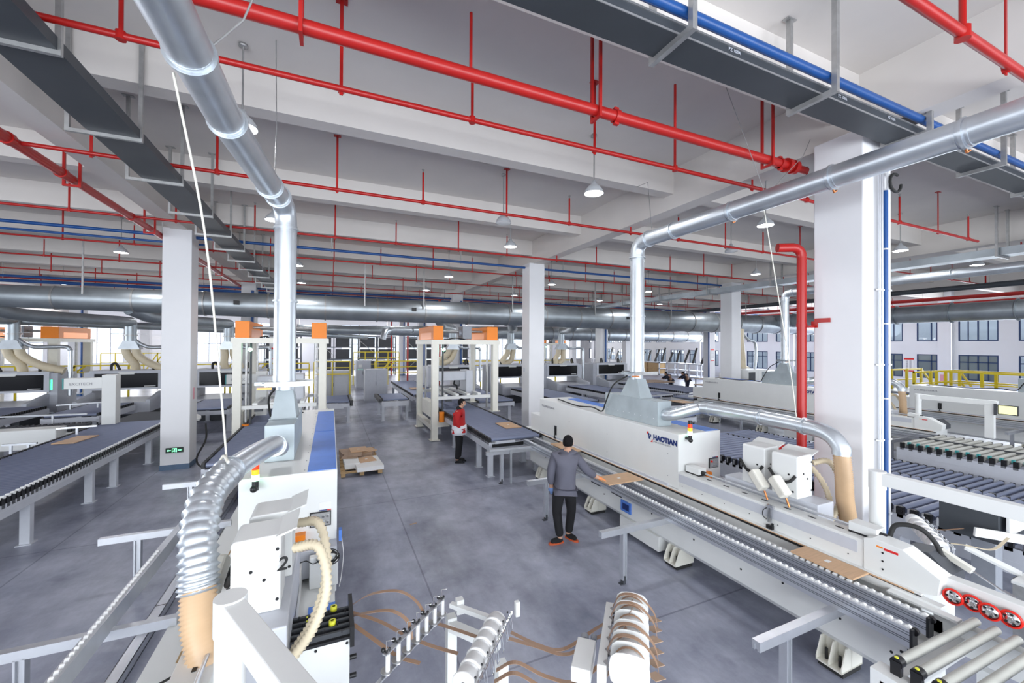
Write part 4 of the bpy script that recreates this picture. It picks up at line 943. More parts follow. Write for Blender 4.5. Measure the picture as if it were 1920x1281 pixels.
# ---------------------------------------------------------------- routers (rear row)
def router(label):
    t = empty('router_machine', (0, 0, 0), 0, label, 'router machine', 'white routers with black windows in the rear row')
    fr = B().box(-1.15, 0, 1.28, 1.15, 0.06, 1.36).box(-1.15, 0, 1.94, 1.15, 0.06, 2.06).box(-1.15, 0, 1.36, -1.0, 0.06, 1.94).box(1.0, 0, 1.36, 1.15, 0.06, 1.94)
    fr.box(-1.15, 0.06, 1.3, 1.15, 1.2, 2.06).box(-1.35, 0.1, 0.0, -1.1, 1.4, 2.0).box(1.1, 0.1, 0.0, 1.35, 1.4, 2.0)
    fr.build('hood', 'greyw', t)
    w = B().box(-1.0, 0.012, 1.36, 1.0, 0.05, 1.94).build('hood_window', 'panelglass', t)
    B().prism([(-0.28, 2.0), (-0.22, 1.90), (0.22, 1.90), (0.28, 2.0)], 1, -0.005, 0.012).build('name_plate', 'white', w)
    B().box(0.55, 0.004, 1.40, 0.92, 0.012, 1.425).build('lettering', 'paper', w)
    B().box(-1.0, -1.2, 0.45, 1.0, 0.9, 0.90).build('machine_bed', 'greyw', t)
    for x_ in (-1.12, 1.0): B().prism([(-1.2, 0.5), (0.1, 0.5), (0.1, 1.2), (-1.2, 0.98)], 0, x_, x_+0.12).build('side_wall', 'greyw', t)
    B().box(-0.9, -1.1, 0.0, 0.9, 0.8, 0.45).build('machine_base', 'dgrey', t)
    for k, x in enumerate((-0.6, 0.75)): B().tube(spline([(x, 0.3, 2.06), (x, 0.35, 2.28), (x+0.12, 0.4, 2.32), (x+0.22, 0.45, 2.06)], 6), 0.05, 8).build('energy_chain', 'black', t)
    B().box(1.15, 0.1, 1.35, 1.2, 0.13, 1.75).build('status_light', 'greenled', t)
    return t
rt0 = None
rl = [(-11.0, 'leftmost white router with a black window, cut by the left edge'), (-7.55, 'second white router from the left, with grey reflections in its black window'), (-4.15, 'white router with black window between the left column and the left gantry'),
      (6.1, 'white router with black window behind the right leg of the tall gantry'), (9.6, 'white router with black window just left of the centre column'), (13.0, 'white router with black window just right of the centre column'), (16.6, 'white router with black window and green lights left of the near vertical duct')]
YR = 21.5
for i, (x, lab) in enumerate(rl):
    o = router(lab) if i == 0 else clone(rt0, (0, 0, 0), lab)
    if i == 0: rt0 = o
    o.location = (x, YR, 0)
for ch in rt0.children:
    if ch.name.startswith('hood_window'): pass
# extraction drops with splitters and twin hoses
def drop(x, label, side=1, z_main=4.2, hx=0.0):
    t = empty('extraction_drop', (x, YR+0.3, 2.1), 0, label, 'extraction duct', 'extraction drops with twin hoses above the routers')
    y0 = -3.9
    B().tube([(-side*1.9, y0-0.55, 2.2), (-side*1.6, y0, 2.0)] + [tuple(p) for p in arc((-side*0.3, y0+2.5, 1.95), (-side*1.4, y0+0.6, 1.95), (0.0, -0.1, 1.95), 5)] + [tuple(p) for p in arc((0, 0.0, 1.95), (0.0, -0.05, 1.95), (0, 0, 1.5), 4)] + [(0, 0, 1.15)], 0.2, 16).build('drop_pipe', 'galvd', t)
    B().cyl((0, 0, 1.38), (0, 0, 1.42), 0.24, 16).cyl((0, 0, 1.42), (0, 0, 1.36), 0.2, 16).box(-0.6, -0.1, 1.45, 0.5, 0.1, 1.47).build('gate_plate', 'steel', t)
    B().frus((-0.2, -0.2, 0.2, 0.2), 1.15, (-0.2, -0.2, 0.2, 0.2), 1.16).frus((-0.36, -0.2, 0.36, 0.2), 0.82, (-0.2, -0.18, 0.2, 0.18), 1.15).build('splitter', 'galv', t)
    for s in (-1, 1):
        e = spline([(s*0.17, 0, 0.84), (s*0.17+0.1*hx, 0, 0.55), (s*0.17+0.45*hx+0.1*s, 0.02, 0.2), (s*0.2+(0.75+0.35*s)*hx, 0.1, -0.04)], 7)
        B().tube(e, 0.15, 14).build('hose', 'hose', t)
    B().tube([(0.15, 0, 1.2)] + [tuple(p) for p in spline([(0.3, 0, 1.05), (0.55, 0, 0.92), (0.8, 0, 0.9), (1.45, 0, 0.92), (1.6, 0, 0.8), (1.62, 0, 0.6), (1.62, 0, -1.0)], 5)], 0.075, 12).build('side_pipe', 'galv', t)
    return t
drop(-11.0, 'twin cream hose drop above the leftmost router', 1, hx=1.1)
drop(-7.55, 'twin cream hose drop above the second router from the left', 1, hx=0.9)
drop(-4.15, 'twin cream hose drop seen just right of the left column', 1, hx=0.2)
drop(6.1, 'twin cream hose drop behind the tall gantry', 1, hx=-1.0)
drop(9.6, 'twin cream hose drop left of the centre column', 1, hx=-0.5)
drop(13.0, 'twin cream hose drop right of the centre column', 1, hx=-0.3)
# yellow guard railings on the loading platforms
def railing(x0, x1, y, z0, z1, label, n, slope=None):
    t = empty('yellow_railing', (x0, y, 0), 0, label, 'railing')
    L = x1-x0
    B().box(0, -0.03, z1-0.06, L, 0.03, z1).build('top_rail', 'yellow', t); B().box(0, -0.025, (z0+z1)/2-0.02, L, 0.025, (z0+z1)/2+0.03).box(0, -0.025, z0, L, 0.025, z0+0.05).build('mid_rail', 'yellow', t)
    for i in range(n+1): B().box(L*i/n-0.03, -0.03, 0, L*i/n+0.03, 0.03, z1-0.06).build('post', 'yellow', t)
    if slope: B().bar((slope, 0, z1-0.05), (slope-0.7, 0, z0), 0.06).bar((slope+0.3, 0, z1-0.05), (slope-0.4, 0, z0), 0.06).build('diagonal_brace', 'yellow', t)
    return t
railing(-13.5, -4.6, 23.4, 1.55, 2.22, 'long yellow railing behind the left routers', 5, 3.6)
railing(-4.4, -1.0, 23.4, 1.55, 2.22, 'yellow railing behind the left gantry', 3, 1.2)
railing(-0.8, 1.0, 24.4, 1.5, 2.25, 'yellow railing seen just right of the left vertical duct', 2)
railing(2.5, 5.4, 26.4, 1.35, 2.15, 'yellow railing behind the grey cabinet in the aisle', 2, 0.9)
railing(7.2, 15.2, 24.0, 1.6, 2.2, 'yellow railing behind the routers right of the gantry', 6)
railing(-14.0, -9.5, 36.0, 1.2, 2.5, 'far yellow stair railing by the roller shutter', 6, 3.0)
railing(1.6, 5.0, 33.5, 1.6, 2.6, 'small yellow railing deep in the aisle', 4)

# ================================================================ PEOPLE
RT = Vector((cos(yaw), -sin(yaw), 0)); FW = Vector((sin(yaw), cos(yaw), 0))
def skin(name, nodes, edges, m, parent, root=None, sub=2, flat=None):
    """one continuous surface grown around a skeleton; nodes: {key: ((x,y,z), rx[, ry])}"""
    keys = list(nodes); me = bpy.data.meshes.new(name)
    me.from_pydata([tuple(nodes[k][0]) for k in keys], [(keys.index(a), keys.index(b)) for a, b in edges], [])
    o = bpy.data.objects.new(name, me); COL.objects.link(o)
    o.modifiers.new('skin', 'SKIN').use_smooth_shade = True
    sv = me.skin_vertices[0].data if me.skin_vertices else None
    if sv is None:
        bpy.context.view_layer.objects.active = o; me.skin_vertices.new() if hasattr(me.skin_vertices, 'new') else None; sv = me.skin_vertices[0].data
    for i, k in enumerate(keys):
        n = nodes[k]; K = 1.0 if n[1] < 0.022 else 1.24; sv[i].radius = (n[1]*K, (n[2] if len(n) > 2 else n[1])*K); sv[i].use_root = (k == (root or keys[0]))
    s = o.modifiers.new('sub', 'SUBSURF'); s.levels = sub; s.render_levels = sub
    dg = bpy.context.evaluated_depsgraph_get(); dg.update()
    m2 = bpy.data.meshes.new_from_object(o.evaluated_get(dg)); bpy.data.objects.remove(o)
    m2.name = name; m2.materials.clear(); m2.materials.append(M[m])
    for p in m2.polygons: p.use_smooth = True
    r = bpy.data.objects.new(name, m2); COL.objects.link(r)
    if parent: r.parent = parent
    return r
def chain(*k): return [(k[i], k[i+1]) for i in range(len(k)-1)]
def person(base, J, facing, label, jacket, trouser, shoes, sole, gloves=None, mask=False, hood=False, low=None, fingers=True, rt=None, fw=None):
    """J: joints as (right, forward, up) in metres from the base point, rt/fw give those axes"""
    rt = rt or RT; fw = fw or FW; F = Vector(facing).normalized(); Sd = Vector((F.y, -F.x, 0))   # Sd: the person's right
    P = {k: rt*v[0] + fw*v[1] + Vector((0, 0, v[2])) for k, v in J.items()}
    hd = P['head']
    N = {'pelvis': (P['pelvis'], 0.13, 0.10), 'waist': (P['waist'], 0.12, 0.09), 'chest': (P['chest'], 0.145, 0.10), 'neckb': (P['neck']-Vector((0, 0, 0.05)), 0.055, 0.05), 'neck': (P['neck'], 0.052),
         'jaw': (hd-Vector((0, 0, 0.04)), 0.045)}
    E = chain('pelvis', 'waist', 'chest', 'neckb', 'neck', 'jaw')
    for s in 'lr':
        N.update({s+'sh': (P[s+'sh'], 0.055), s+'el': (P[s+'el'], 0.040), s+'wr': (P[s+'wr'], 0.028), s+'hip': (P[s+'hip'], 0.085), s+'kn': (P[s+'kn'], 0.055), s+'an': (P[s+'an'], 0.038), s+'heel': (P[s+'an']-Vector((0, 0, 0.05)), 0.035), s+'toe': (P[s+'toe'], 0.028)})
        E += chain('chest', s+'sh', s+'el', s+'wr') + chain('pelvis', s+'hip', s+'kn', s+'an', s+'heel', s+'toe')
        hv = (P[s+'hand']-P[s+'wr']); L = hv.normalized(); up = Vector((0, 0, 1)) if abs(L.z) < 0.8 else F
        W_ = L.cross(up).normalized()
        palm = P[s+'wr'] + L*0.05; N[s+'palm'] = (palm, 0.036, 0.02); E.append((s+'wr', s+'palm'))
        N[s+'palm2'] = (palm+L*0.035, 0.038, 0.018); E.append((s+'palm', s+'palm2'))
        if fingers:
            cl = (Vector((0, 0, -1)) if abs(L.z) < 0.8 else F)
            for i, (ww, ln) in enumerate(((-0.030, 0.062), (-0.010, 0.074), (0.010, 0.078), (0.029, 0.068))):
                b = palm+L*0.045+W_*ww; N[s+'f%da' % i] = (b, 0.0095); N[s+'f%db' % i] = (b+L*ln*0.5+cl*0.006, 0.0085); N[s+'f%dc' % i] = (b+L*ln*0.95+cl*0.02, 0.0075)
                E += [(s+'palm2', s+'f%da' % i), (s+'f%da' % i, s+'f%db' % i), (s+'f%db' % i, s+'f%dc' % i)]
            th = palm-L*0.01-W_*0.035; N[s+'ta'] = (th, 0.012); N[s+'tb'] = (th-W_*0.02+L*0.035+cl*0.01, 0.010); N[s+'tc'] = (th-W_*0.022+L*0.062+cl*0.02, 0.009); E += chain(s+'palm', s+'ta', s+'tb', s+'tc')
    body = skin('person', N, E, 'skin', None, 'pelvis')
    body.location = base; tag(body, label, 'person')
    # face and ears
    def hball(r_f, r_s, r_u, off=Vector((0, 0, 0)), shape=None, n=20, m=14):   # head-shaped ball in the face frame
        o_ = B().ball((0, 0, 0), 1.0, n, m); q_ = []
        for v in o_.v:
            w_ = Vector(v); zz = w_.z; k_ = 1.0
            if shape: k_ = shape(zz, w_.x)
            q_.append(tuple(hd + off + F*(w_.x*r_f*k_) + Sd*(w_.y*r_s*k_) + Vector((0, 0, zz*r_u))))
        o_.v = q_; return o_
    f = hball(0.096, 0.077, 0.118, shape=lambda z, x: 1.0 - 0.22*max(0, -z)**1.3)
    f.ball(hd+F*0.098-Vector((0, 0, 0.018)), 0.013, 8, 6, (1, 1, 1.6))
    for s in (-1, 1): f.ball(hd+Sd*0.078*s-F*0.005-Vector((0, 0, 0.008)), 0.026, 10, 8, (0.5, 0.6, 1.2))
    bm = bmesh.new(); bm.from_mesh(body.data); m2_ = f.mesh('head'); bm.from_mesh(m2_); bm.to_mesh(body.data); bm.free(); bpy.data.meshes.remove(m2_)
    g = B()
    for s in (-1, 1): g.ball(hd+F*0.082+Sd*0.032*s+Vector((0, 0, 0.008)), 0.011, 8, 6).ball(hd+F*0.088+Sd*0.032*s+Vector((0, 0, 0.03)), 0.014, 8, 4, (1.1, 1.1, 0.3))
    if not mask: g.ball(hd+F*0.088-Vector((0, 0, 0.058)), 0.022, 8, 4, (1, 1, 0.25))
    g.build('eyes', 'black', body)
    # hair cap
    hb = hball(0.106, 0.086, 0.112, Vector((0, 0, 0.018))-F*0.012, n=22, m=16)
    kp = [];  # keep the cap above the hair line: higher over the face, lower at the nape
    for fc in hb.f:
        c_ = sum((Vector(hb.v[i_]) for i_ in fc), Vector())/len(fc) - hd
        if c_.z > 0.055 + (c_.dot(F))*0.15 if c_.dot(F) > 0.03 else c_.z > -0.045 + max(0, c_.dot(F)+0.02)*0.9: kp.append(fc)
    hb.f = kp; hb.sm = [True]*len(kp)
    ho = hb.build('hair', 'hair', body); sm_ = ho.modifiers.new('thickness', 'SOLIDIFY'); sm_.thickness = 0.014; sm_.offset = -1
    # jacket
    hem = P['hem']
    JN = {'chest': (P['chest'], 0.205, 0.14), 'waist': (P['waist'], 0.20, 0.145), 'hem': (hem, 0.205, 0.15), 'collar': (P['neck']+Vector((0, 0, 0.035)), 0.07, 0.07), 'up': (P['neck']-Vector((0, 0, 0.05)), 0.115, 0.09)}
    JE = chain('waist', 'chest', 'up', 'collar') + [('waist', 'hem')]
    for s in 'lr':
        w = P[s+'wr'] + (P[s+'el']-P[s+'wr'])*0.12; mid = (P[s+'sh']+P[s+'el'])/2
        JN.update({s+'sh': (P[s+'sh'], 0.082), s+'md': (mid, 0.068), s+'el': (P[s+'el'], 0.062), s+'wr': (w, 0.047)})
        JE += chain('chest', s+'sh', s+'md', s+'el', s+'wr')
    j = skin('jacket', JN, JE, jacket, body, 'waist')
    if low:   # white lower panel of the jacket
        lp = B().lathe(hem, [(0.17, 0.09), (0.192, 0.085), (0.206, 0.0), (0.208, -0.08), (0.204, -0.155), (0.17, -0.16)], (0, 0, 1), 26); lp.v = [tuple(hem + F*((Vector(v)-hem).dot(F)) + Sd*((Vector(v)-hem).dot(Sd))*1.36 + Vector((0, 0, v[2]-hem.z))) for v in lp.v]
        lp.build('jacket_lower_panel', low, j)
    if hood: skin('hood', {'a': (P['neck']-F*0.08-Vector((0, 0, 0.04)), 0.115, 0.09), 'b': (P['neck']-F*0.03+Vector((0, 0, 0.01)), 0.11, 0.08), 'c': (P['neck']+F*0.07-Vector((0, 0, 0.08)), 0.085, 0.07)}, [('a', 'b'), ('b', 'c')], 'trouser', j, 'a')
    TN = {'p': (P['pelvis']+Vector((0, 0, 0.06)), 0.145, 0.12), 'q': (P['pelvis']-Vector((0, 0, 0.02)), 0.14, 0.12)}; TE = [('p', 'q')]
    for s in 'lr':
        mid = (P[s+'hip']+P[s+'kn'])/2; sh_ = (P[s+'kn']+P[s+'an'])/2
        TN.update({s+'hip': (P[s+'hip']-Vector((0, 0, 0.05)), 0.092), s+'m': (mid, 0.082), s+'kn': (P[s+'kn'], 0.066), s+'s': (sh_, 0.060), s+'an': (P[s+'an'], 0.055)})
        TE += chain('q', s+'hip', s+'m', s+'kn', s+'s', s+'an')
    skin('trousers', TN, TE, trouser, body, 'p')
    for s in 'lr':
        a = P[s+'an']; t_ = P[s+'toe']; d = (t_-a); d.z = 0; d.normalize(); g0 = Vector((a.x, a.y, 0)) ; 
        so = skin('shoe', {'a': (a+Vector((0, 0, 0.0)), 0.052), 'b': (g0+Vector((0, 0, 0.05)), 0.048), 'c': (g0+d*0.09+Vector((0, 0, 0.045)), 0.044), 'd': (g0+d*0.17+Vector((0, 0, 0.035)), 0.034)}, [('a', 'b'), ('b', 'c'), ('c', 'd')], shoes, body, 'a')
        sd = Vector((-d.y, d.x, 0)); b = B(); pl = [(-0.055, 0.03), (-0.06, 0.0), (-0.055, -0.03), (0.05, -0.045), (0.15, -0.042), (0.20, -0.015), (0.20, 0.015), (0.15, 0.042), (0.05, 0.045)]
        vs = [g0+d*p[0]+sd*p[1]+Vector((0, 0, z)) for z in (0.0, 0.028) for p in pl]; n = len(pl)
        b.add(vs, [tuple(range(n)), tuple(range(n, 2*n))] + [(i, (i+1) % n, n+(i+1) % n, n+i) for i in range(n)]).build('sole', sole, so)
    if gloves:
        for s in gloves:
            GN = {k: (N[k][0], N[k][1]+0.004, (N[k][2] if len(N[k]) > 2 else N[k][1])+0.004) for k in N if k[0] == s and (k[1:] in ('wr', 'palm', 'palm2', 'ta', 'tb', 'tc') or k[1] == 'f')}
            GE = [e for e in E if e[0] in GN and e[1] in GN]
            skin('glove', GN, GE, gloves[s], body, s+'palm')
    if mask: skin('face_mask', {'a': (hd+F*0.052-Vector((0, 0, 0.03)), 0.052, 0.05), 'b': (hd+F*0.045-Vector((0, 0, 0.065)), 0.045, 0.048)}, [('a', 'b')], 'mask', body, 'a')
    return body
M['glover'] = mat('orange_coated_glove', (0.85, 0.30, 0.10), 0.6)
M['sole'] = mat('rust_orange_sole', (0.55, 0.10, 0.03), 0.6)
M['gloveb'] = mat('white_blue_glove', (0.20, 0.32, 0.62), 0.7)
J = dict(head=(0.085, 0.05, 1.60), neck=(0.07, 0.03, 1.46), chest=(0.04, 0.0, 1.27), waist=(0.025, 0.0, 1.05), hem=(0.02, 0.0, 0.93), pelvis=(0.02, 0.0, 0.90),
         lsh=(-0.15, -0.02, 1.38), lel=(-0.205, -0.03, 1.12), lwr=(-0.19, 0.02, 0.90), lhand=(-0.175, 0.05, 0.80), rsh=(0.225, 0.05, 1.37), rel=(0.38, 0.02, 1.16), rwr=(0.56, 0.06, 1.035), rhand=(0.66, 0.09, 1.00),
         lhip=(-0.07, 0, 0.86), rhip=(0.11, 0.03, 0.86), lkn=(-0.10, 0.02, 0.48), rkn=(0.15, 0.10, 0.48), lan=(-0.05, -0.02, 0.09), ran=(0.11, 0.14, 0.09), ltoe=(-0.20, -0.08, 0.03), rtoe=(0.20, 0.04, 0.03))
person((3.47, 5.73, 0), J, (0.72, 0.69, 0), 'person in grey work jacket and black trousers, seen from behind, reaching to a panel', 'jacket', 'trouser', 'trouser', 'sole', {'l': 'gloveb', 'r': 'glover'})
J = dict(head=(0.07, 0.0, 1.60), neck=(0.02, 0.0, 1.45), chest=(-0.02, 0.0, 1.25), waist=(-0.01, 0.0, 1.04), hem=(0.0, 0.0, 0.93), pelvis=(0.0, 0.0, 0.90),
         lsh=(-0.01, 0.17, 1.37), lel=(-0.02, 0.22, 1.10), lwr=(0.05, 0.21, 0.90), lhand=(0.07, 0.20, 0.80), rsh=(-0.02, -0.17, 1.37), rel=(-0.03, -0.22, 1.10), rwr=(0.06, -0.20, 0.90), rhand=(0.08, -0.19, 0.80),
         lhip=(0, 0.09, 0.86), rhip=(0, -0.09, 0.86), lkn=(0.01, 0.10, 0.48), rkn=(-0.01, -0.10, 0.48), lan=(-0.02, 0.09, 0.09), ran=(-0.04, -0.10, 0.09), ltoe=(0.14, 0.09, 0.03), rtoe=(0.12, -0.11, 0.03))
person((3.22, 10.75, 0), J, (cos(yaw)*0.97, -sin(yaw)*0.97, 0), 'person in a red and white hooded jacket wearing a pale blue face mask', 'redjac', 'trouser', 'trouser', 'black', mask=True, hood=True, low='whitejac')
J = dict(head=(-0.22, 0.0, 1.32), neck=(-0.12, 0.0, 1.26), chest=(0.0, 0.0, 1.16), waist=(0.08, 0.0, 1.0), hem=(0.12, 0.0, 0.92), pelvis=(0.12, 0.0, 0.90),
         lsh=(-0.02, 0.17, 1.22), lel=(-0.25, 0.2, 1.08), lwr=(-0.42, 0.16, 0.98), lhand=(-0.52, 0.14, 0.95), rsh=(-0.02, -0.17, 1.22), rel=(-0.22, -0.2, 1.08), rwr=(-0.40, -0.16, 0.98), rhand=(-0.50, -0.14, 0.95),
         lhip=(0.12, 0.09, 0.86), rhip=(0.12, -0.09, 0.86), lkn=(0.10, 0.10, 0.48), rkn=(0.10, -0.10, 0.48), lan=(0.12, 0.09, 0.09), ran=(0.12, -0.10, 0.09), ltoe=(-0.04, 0.09, 0.03), rtoe=(-0.04, -0.11, 0.03))
M['navy'] = mat('navy_overalls', (0.015, 0.02, 0.045), 0.85)
person((20.6, 20.6, 0), J, (-0.9, 0.3, 0), 'far person in dark clothes bending over a bench, the left one of two', 'navy', 'navy', 'black', 'black', fingers=False)
person((21.9, 20.4, 0), J, (-0.9, 0.3, 0), 'far person in dark clothes bending over a bench, the right one of two', 'navy', 'navy', 'black', 'black', fingers=False)

# ================================================================ FOREGROUND : tape feeder, guides, roller stand, reels
def strip(pts, w, m, name, label, n=8, horiz=True):
    P = spline(pts, n); vs = []; prev = None
    for i, p in enumerate(P):
        t_ = (P[min(i+1, len(P)-1)]-P[max(i-1, 0)]).normalized(); s_ = Vector((-t_.y, t_.x, 0)).normalized() if abs(t_.z) < 0.97 else (prev or Vector((1, 0, 0)))
        prev = s_; u = s_.cross(t_)
        for a, b in ((-w/2, -0.0012), (w/2, -0.0012), (w/2, 0.0012), (-w/2, 0.0012)): vs.append(p + s_*a + u*b)
    k = len(P); fs = [(4*i+j, 4*i+(j+1) % 4, 4*i+4+(j+1) % 4, 4*i+4+j) for i in range(k-1) for j in range(4)] + [(0, 1, 2, 3), (4*k-4, 4*k-3, 4*k-2, 4*k-1)]
    o = B().add(vs, fs, False).build(name, m); tag(o, label, 'edge banding tape', 'brown edge banding tapes'); return o
# tape feeder on the left machine
t = empty('tape_feeder', (-0.08, 3.45, 0.45), 0, 'black tape feeder magazine with yellow clips on a white box, left machine', 'tape feeder'); O4 = (-0.08, 3.45, 0.45)
fb = pt(B().box(-0.24, 3.30, 0.50, 0.15, 3.62, 0.99), 'feeder_box', 'white', t, 0.005, O4)
q = B(); bolts(q, [(-0.08, 3.30, 0.965), (0.13, 3.30, 0.965), (0.13, 3.30, 0.55)], 0.010, (0, -1, 0)); pt(q, 'bolt', 'black', fb, 0, O4)
pt(B().box(-0.38, 3.28, 1.0, 0.17, 3.66, 1.02).box(0.15, 3.26, 0.95, 0.18, 3.70, 1.10).box(-0.38, 3.3, 0.5, -0.26, 3.62, 1.0), 'magazine_plate', 'black', t, 0, O4)
for i in range(5): pt(B().box(-0.36, 3.31+i*0.07, 1.02, 0.15, 3.33+i*0.07, 1.055), 'guide_channel', 'dgrey', t, 0, O4)
for i in range(5):
    for k in range(5): pass
q = B()
for i in range(16): q.box(-0.33+i*0.03, 3.29+0.33*((i*5) % 7)/7, 1.055, -0.322+i*0.03, 3.30+0.33*((i*5) % 7)/7, 1.075)
pt(q, 'pin_row', 'black', t, 0, O4)
for x, y in ((-0.10, 3.42), (0.03, 3.42), (0.04, 3.60)): pt(B().lathe((x, y, 1.05), [(0.012, 0), (0.026, 0), (0.026, 0.035), (0.012, 0.035)], n=14), 'yellow_clip', 'yellowl', t, 0, O4)
for i in range(6): pt(B().box(-0.155, 3.31+i*0.052, 1.056, -0.143, 3.33+i*0.052, 1.06), 'yellow_mark', 'yellowl', t, 0, O4)
for k in range(2): pt(B().cyl((0.15, 3.34, 0.82-k*0.14), (0.20, 3.34, 0.82-k*0.14), 0.018, 10), 'knob', 'black', t, 0, O4)
pt(B().box(-0.2, 3.34, 0.0, -0.1, 3.56, 0.5), 'stand', 'black', t, 0, O4)
# blue pad, cable coil, cover panel, motor, side hook : belong to the left machine
bx = Vector((-0.85, 4.95, 0))
def on2(b, name, m, bevel=0): return pt(b, name, m, b2, bevel, bx)
on2(B().box(-0.36, 3.72, 0.30, 0.06, 4.95, 0.70), 'front_base', 'white', 0.01)
on2(B().box(-0.18, 4.62, 0.70, 0.09, 4.70, 1.02), 'recessed_panel', 'white', 0.01)
on2(B().box(-0.17, 4.02, 0.701, 0.06, 4.30, 0.715), 'blue_pad', 'bluep')
on2(B().box(-0.19, 4.10, 0.70, -0.16, 4.16, 0.73), 'pad_clip', 'black')
q = B(); random.seed(3)
for i in range(6):
    cx, cz = 0.0+random.uniform(-.02, .02), 1.02+random.uniform(-.02, .02); a, c = random.uniform(.07, .10), random.uniform(.045, .075)
    q.tube([(cx+a*cos(v*pi/8+i), 4.60-0.006*i, cz+c*sin(v*pi/8+i)) for v in range(17)], 0.0045, 6)
q.tube(spline([(-0.06, 4.6, 1.0), (-0.14, 4.58, 0.98), (-0.2, 4.5, 1.06), (-0.25, 4.4, 1.1)]), 0.0045, 6)
on2(q, 'cable_coil', 'rubber')
on2(B().box(-0.33, 3.75, 0.78, -0.14, 3.85, 0.88).cyl((-0.14, 3.8, 0.83), (-0.10, 3.8, 0.83), 0.035, 10), 'feed_motor', 'steel', 0.004)
on2(B().box(0.10, 4.9, 1.02, 0.13, 4.98, 1.14), 'blue_hanger', 'bluep')
on2(B().tube(spline([(0.13, 4.94, 1.04), (0.15, 4.94, 0.85), (0.13, 4.94, 0.62), (0.11, 4.94, 0.5)]), 0.004, 6), 'white_cord', 'paper')
q = B()
for i in range(4): q.tube(spline([(-0.42+i*0.015, 3.62, 1.15), (-0.38+i*0.02, 3.56-i*0.02, 0.98), (-0.30+i*0.02, 3.52, 0.86), (-0.24, 3.55, 0.7)]), 0.012, 6)
on2(q, 'cable_bundle', 'rubber')
# guide roller stand
t = empty('guide_roller_stand', (0.9, 3.3, 0), 0, 'double bar with small white guide rollers and black knobs, bottom centre', 'guide roller stand'); O5 = (0.9, 3.3, 0)
a0, a1 = Vector((0.36, 2.97, 1.03)), Vector((0.90, 3.44, 1.03))
pt(B().bar(a0, a1, 0.035, 0.008), 'upper_bar', 'alu', t, 0, O5)
pt(B().bar(a0+Vector((-0.07, -0.06, -0.15)), a1+Vector((0.03, 0.03, -0.15)), 0.03, 0.012), 'lower_bar', 'alu', t, 0, O5)
d = (a1-a0).normalized(); nrm = Vector((d.y, -d.x, 0))
for i in range(7):
    c = a0+(a1-a0)*(0.03+i*0.155)
    rr = pt(B().cyl(c+nrm*0.012-Vector((0, 0, 0.145)), c+nrm*0.012, 0.016, 12).cyl(c-nrm*0.014+d*0.03-Vector((0, 0, 0.145)), c-nrm*0.014+d*0.03, 0.016, 12), 'guide_roller', 'rollw', t, 0, O5)
    pt(B().cyl(c-Vector((0, 0, 0.125)), c-Vector((0, 0, 0.118)), 0.04, 16), 'support_disc', 'steel', rr, 0, O5)
    pt(B().ball(c-nrm*0.03+Vector((0, 0, 0.012)), 0.016, 10, 6).ball(c+nrm*0.0+Vector((0, 0, 0.012)), 0.010, 8, 6).ball(c+d*0.03+Vector((0, 0, 0.012)), 0.010, 8, 6), 'knob', 'black', rr, 0, O5)
    pt(B().tube([tuple(c), tuple(c+Vector((0, 0, 0.085))), tuple(c+Vector((0.045, -0.015, 0.088)))], 0.004, 6), 'bent_pin', 'chrome', rr, 0, O5)
# floor frame carrying the long drum
b = B().box(0.93, 3.40, 0.0, 1.01, 3.48, 0.86).box(1.0, 3.36, 0.90, 1.06, 3.42, 1.02)
pt(b, 'post', 'white', t, 0, O5)
pt(B().bar((0.96, 3.42, 0.97), (1.22, 3.10, 0.97), 0.045, 0.035), 'upper_arm', 'white', t, 0, O5)
pt(B().bar((0.96, 3.40, 0.80), (1.24, 3.02, 0.80), 0.07, 0.07), 'lower_arm', 'white', t, 0, O5)
pt(B().box(1.16, 2.82, 0.0, 1.24, 2.90, 0.80), 'post', 'white', t, 0, O5)
pt(B().bar((1.12, 2.80, 0.12), (1.60, 2.75, 0.12), 0.07, 0.05), 'foot_bar', 'white', t, 0.01, O5)
pt(B().box(0.25, 2.86, 0.0, 0.33, 2.94, 0.80).box(0.22, 2.82, 0.80, 0.33, 2.92, 0.86), 'end_post', 'white', t, 0.006, O5)
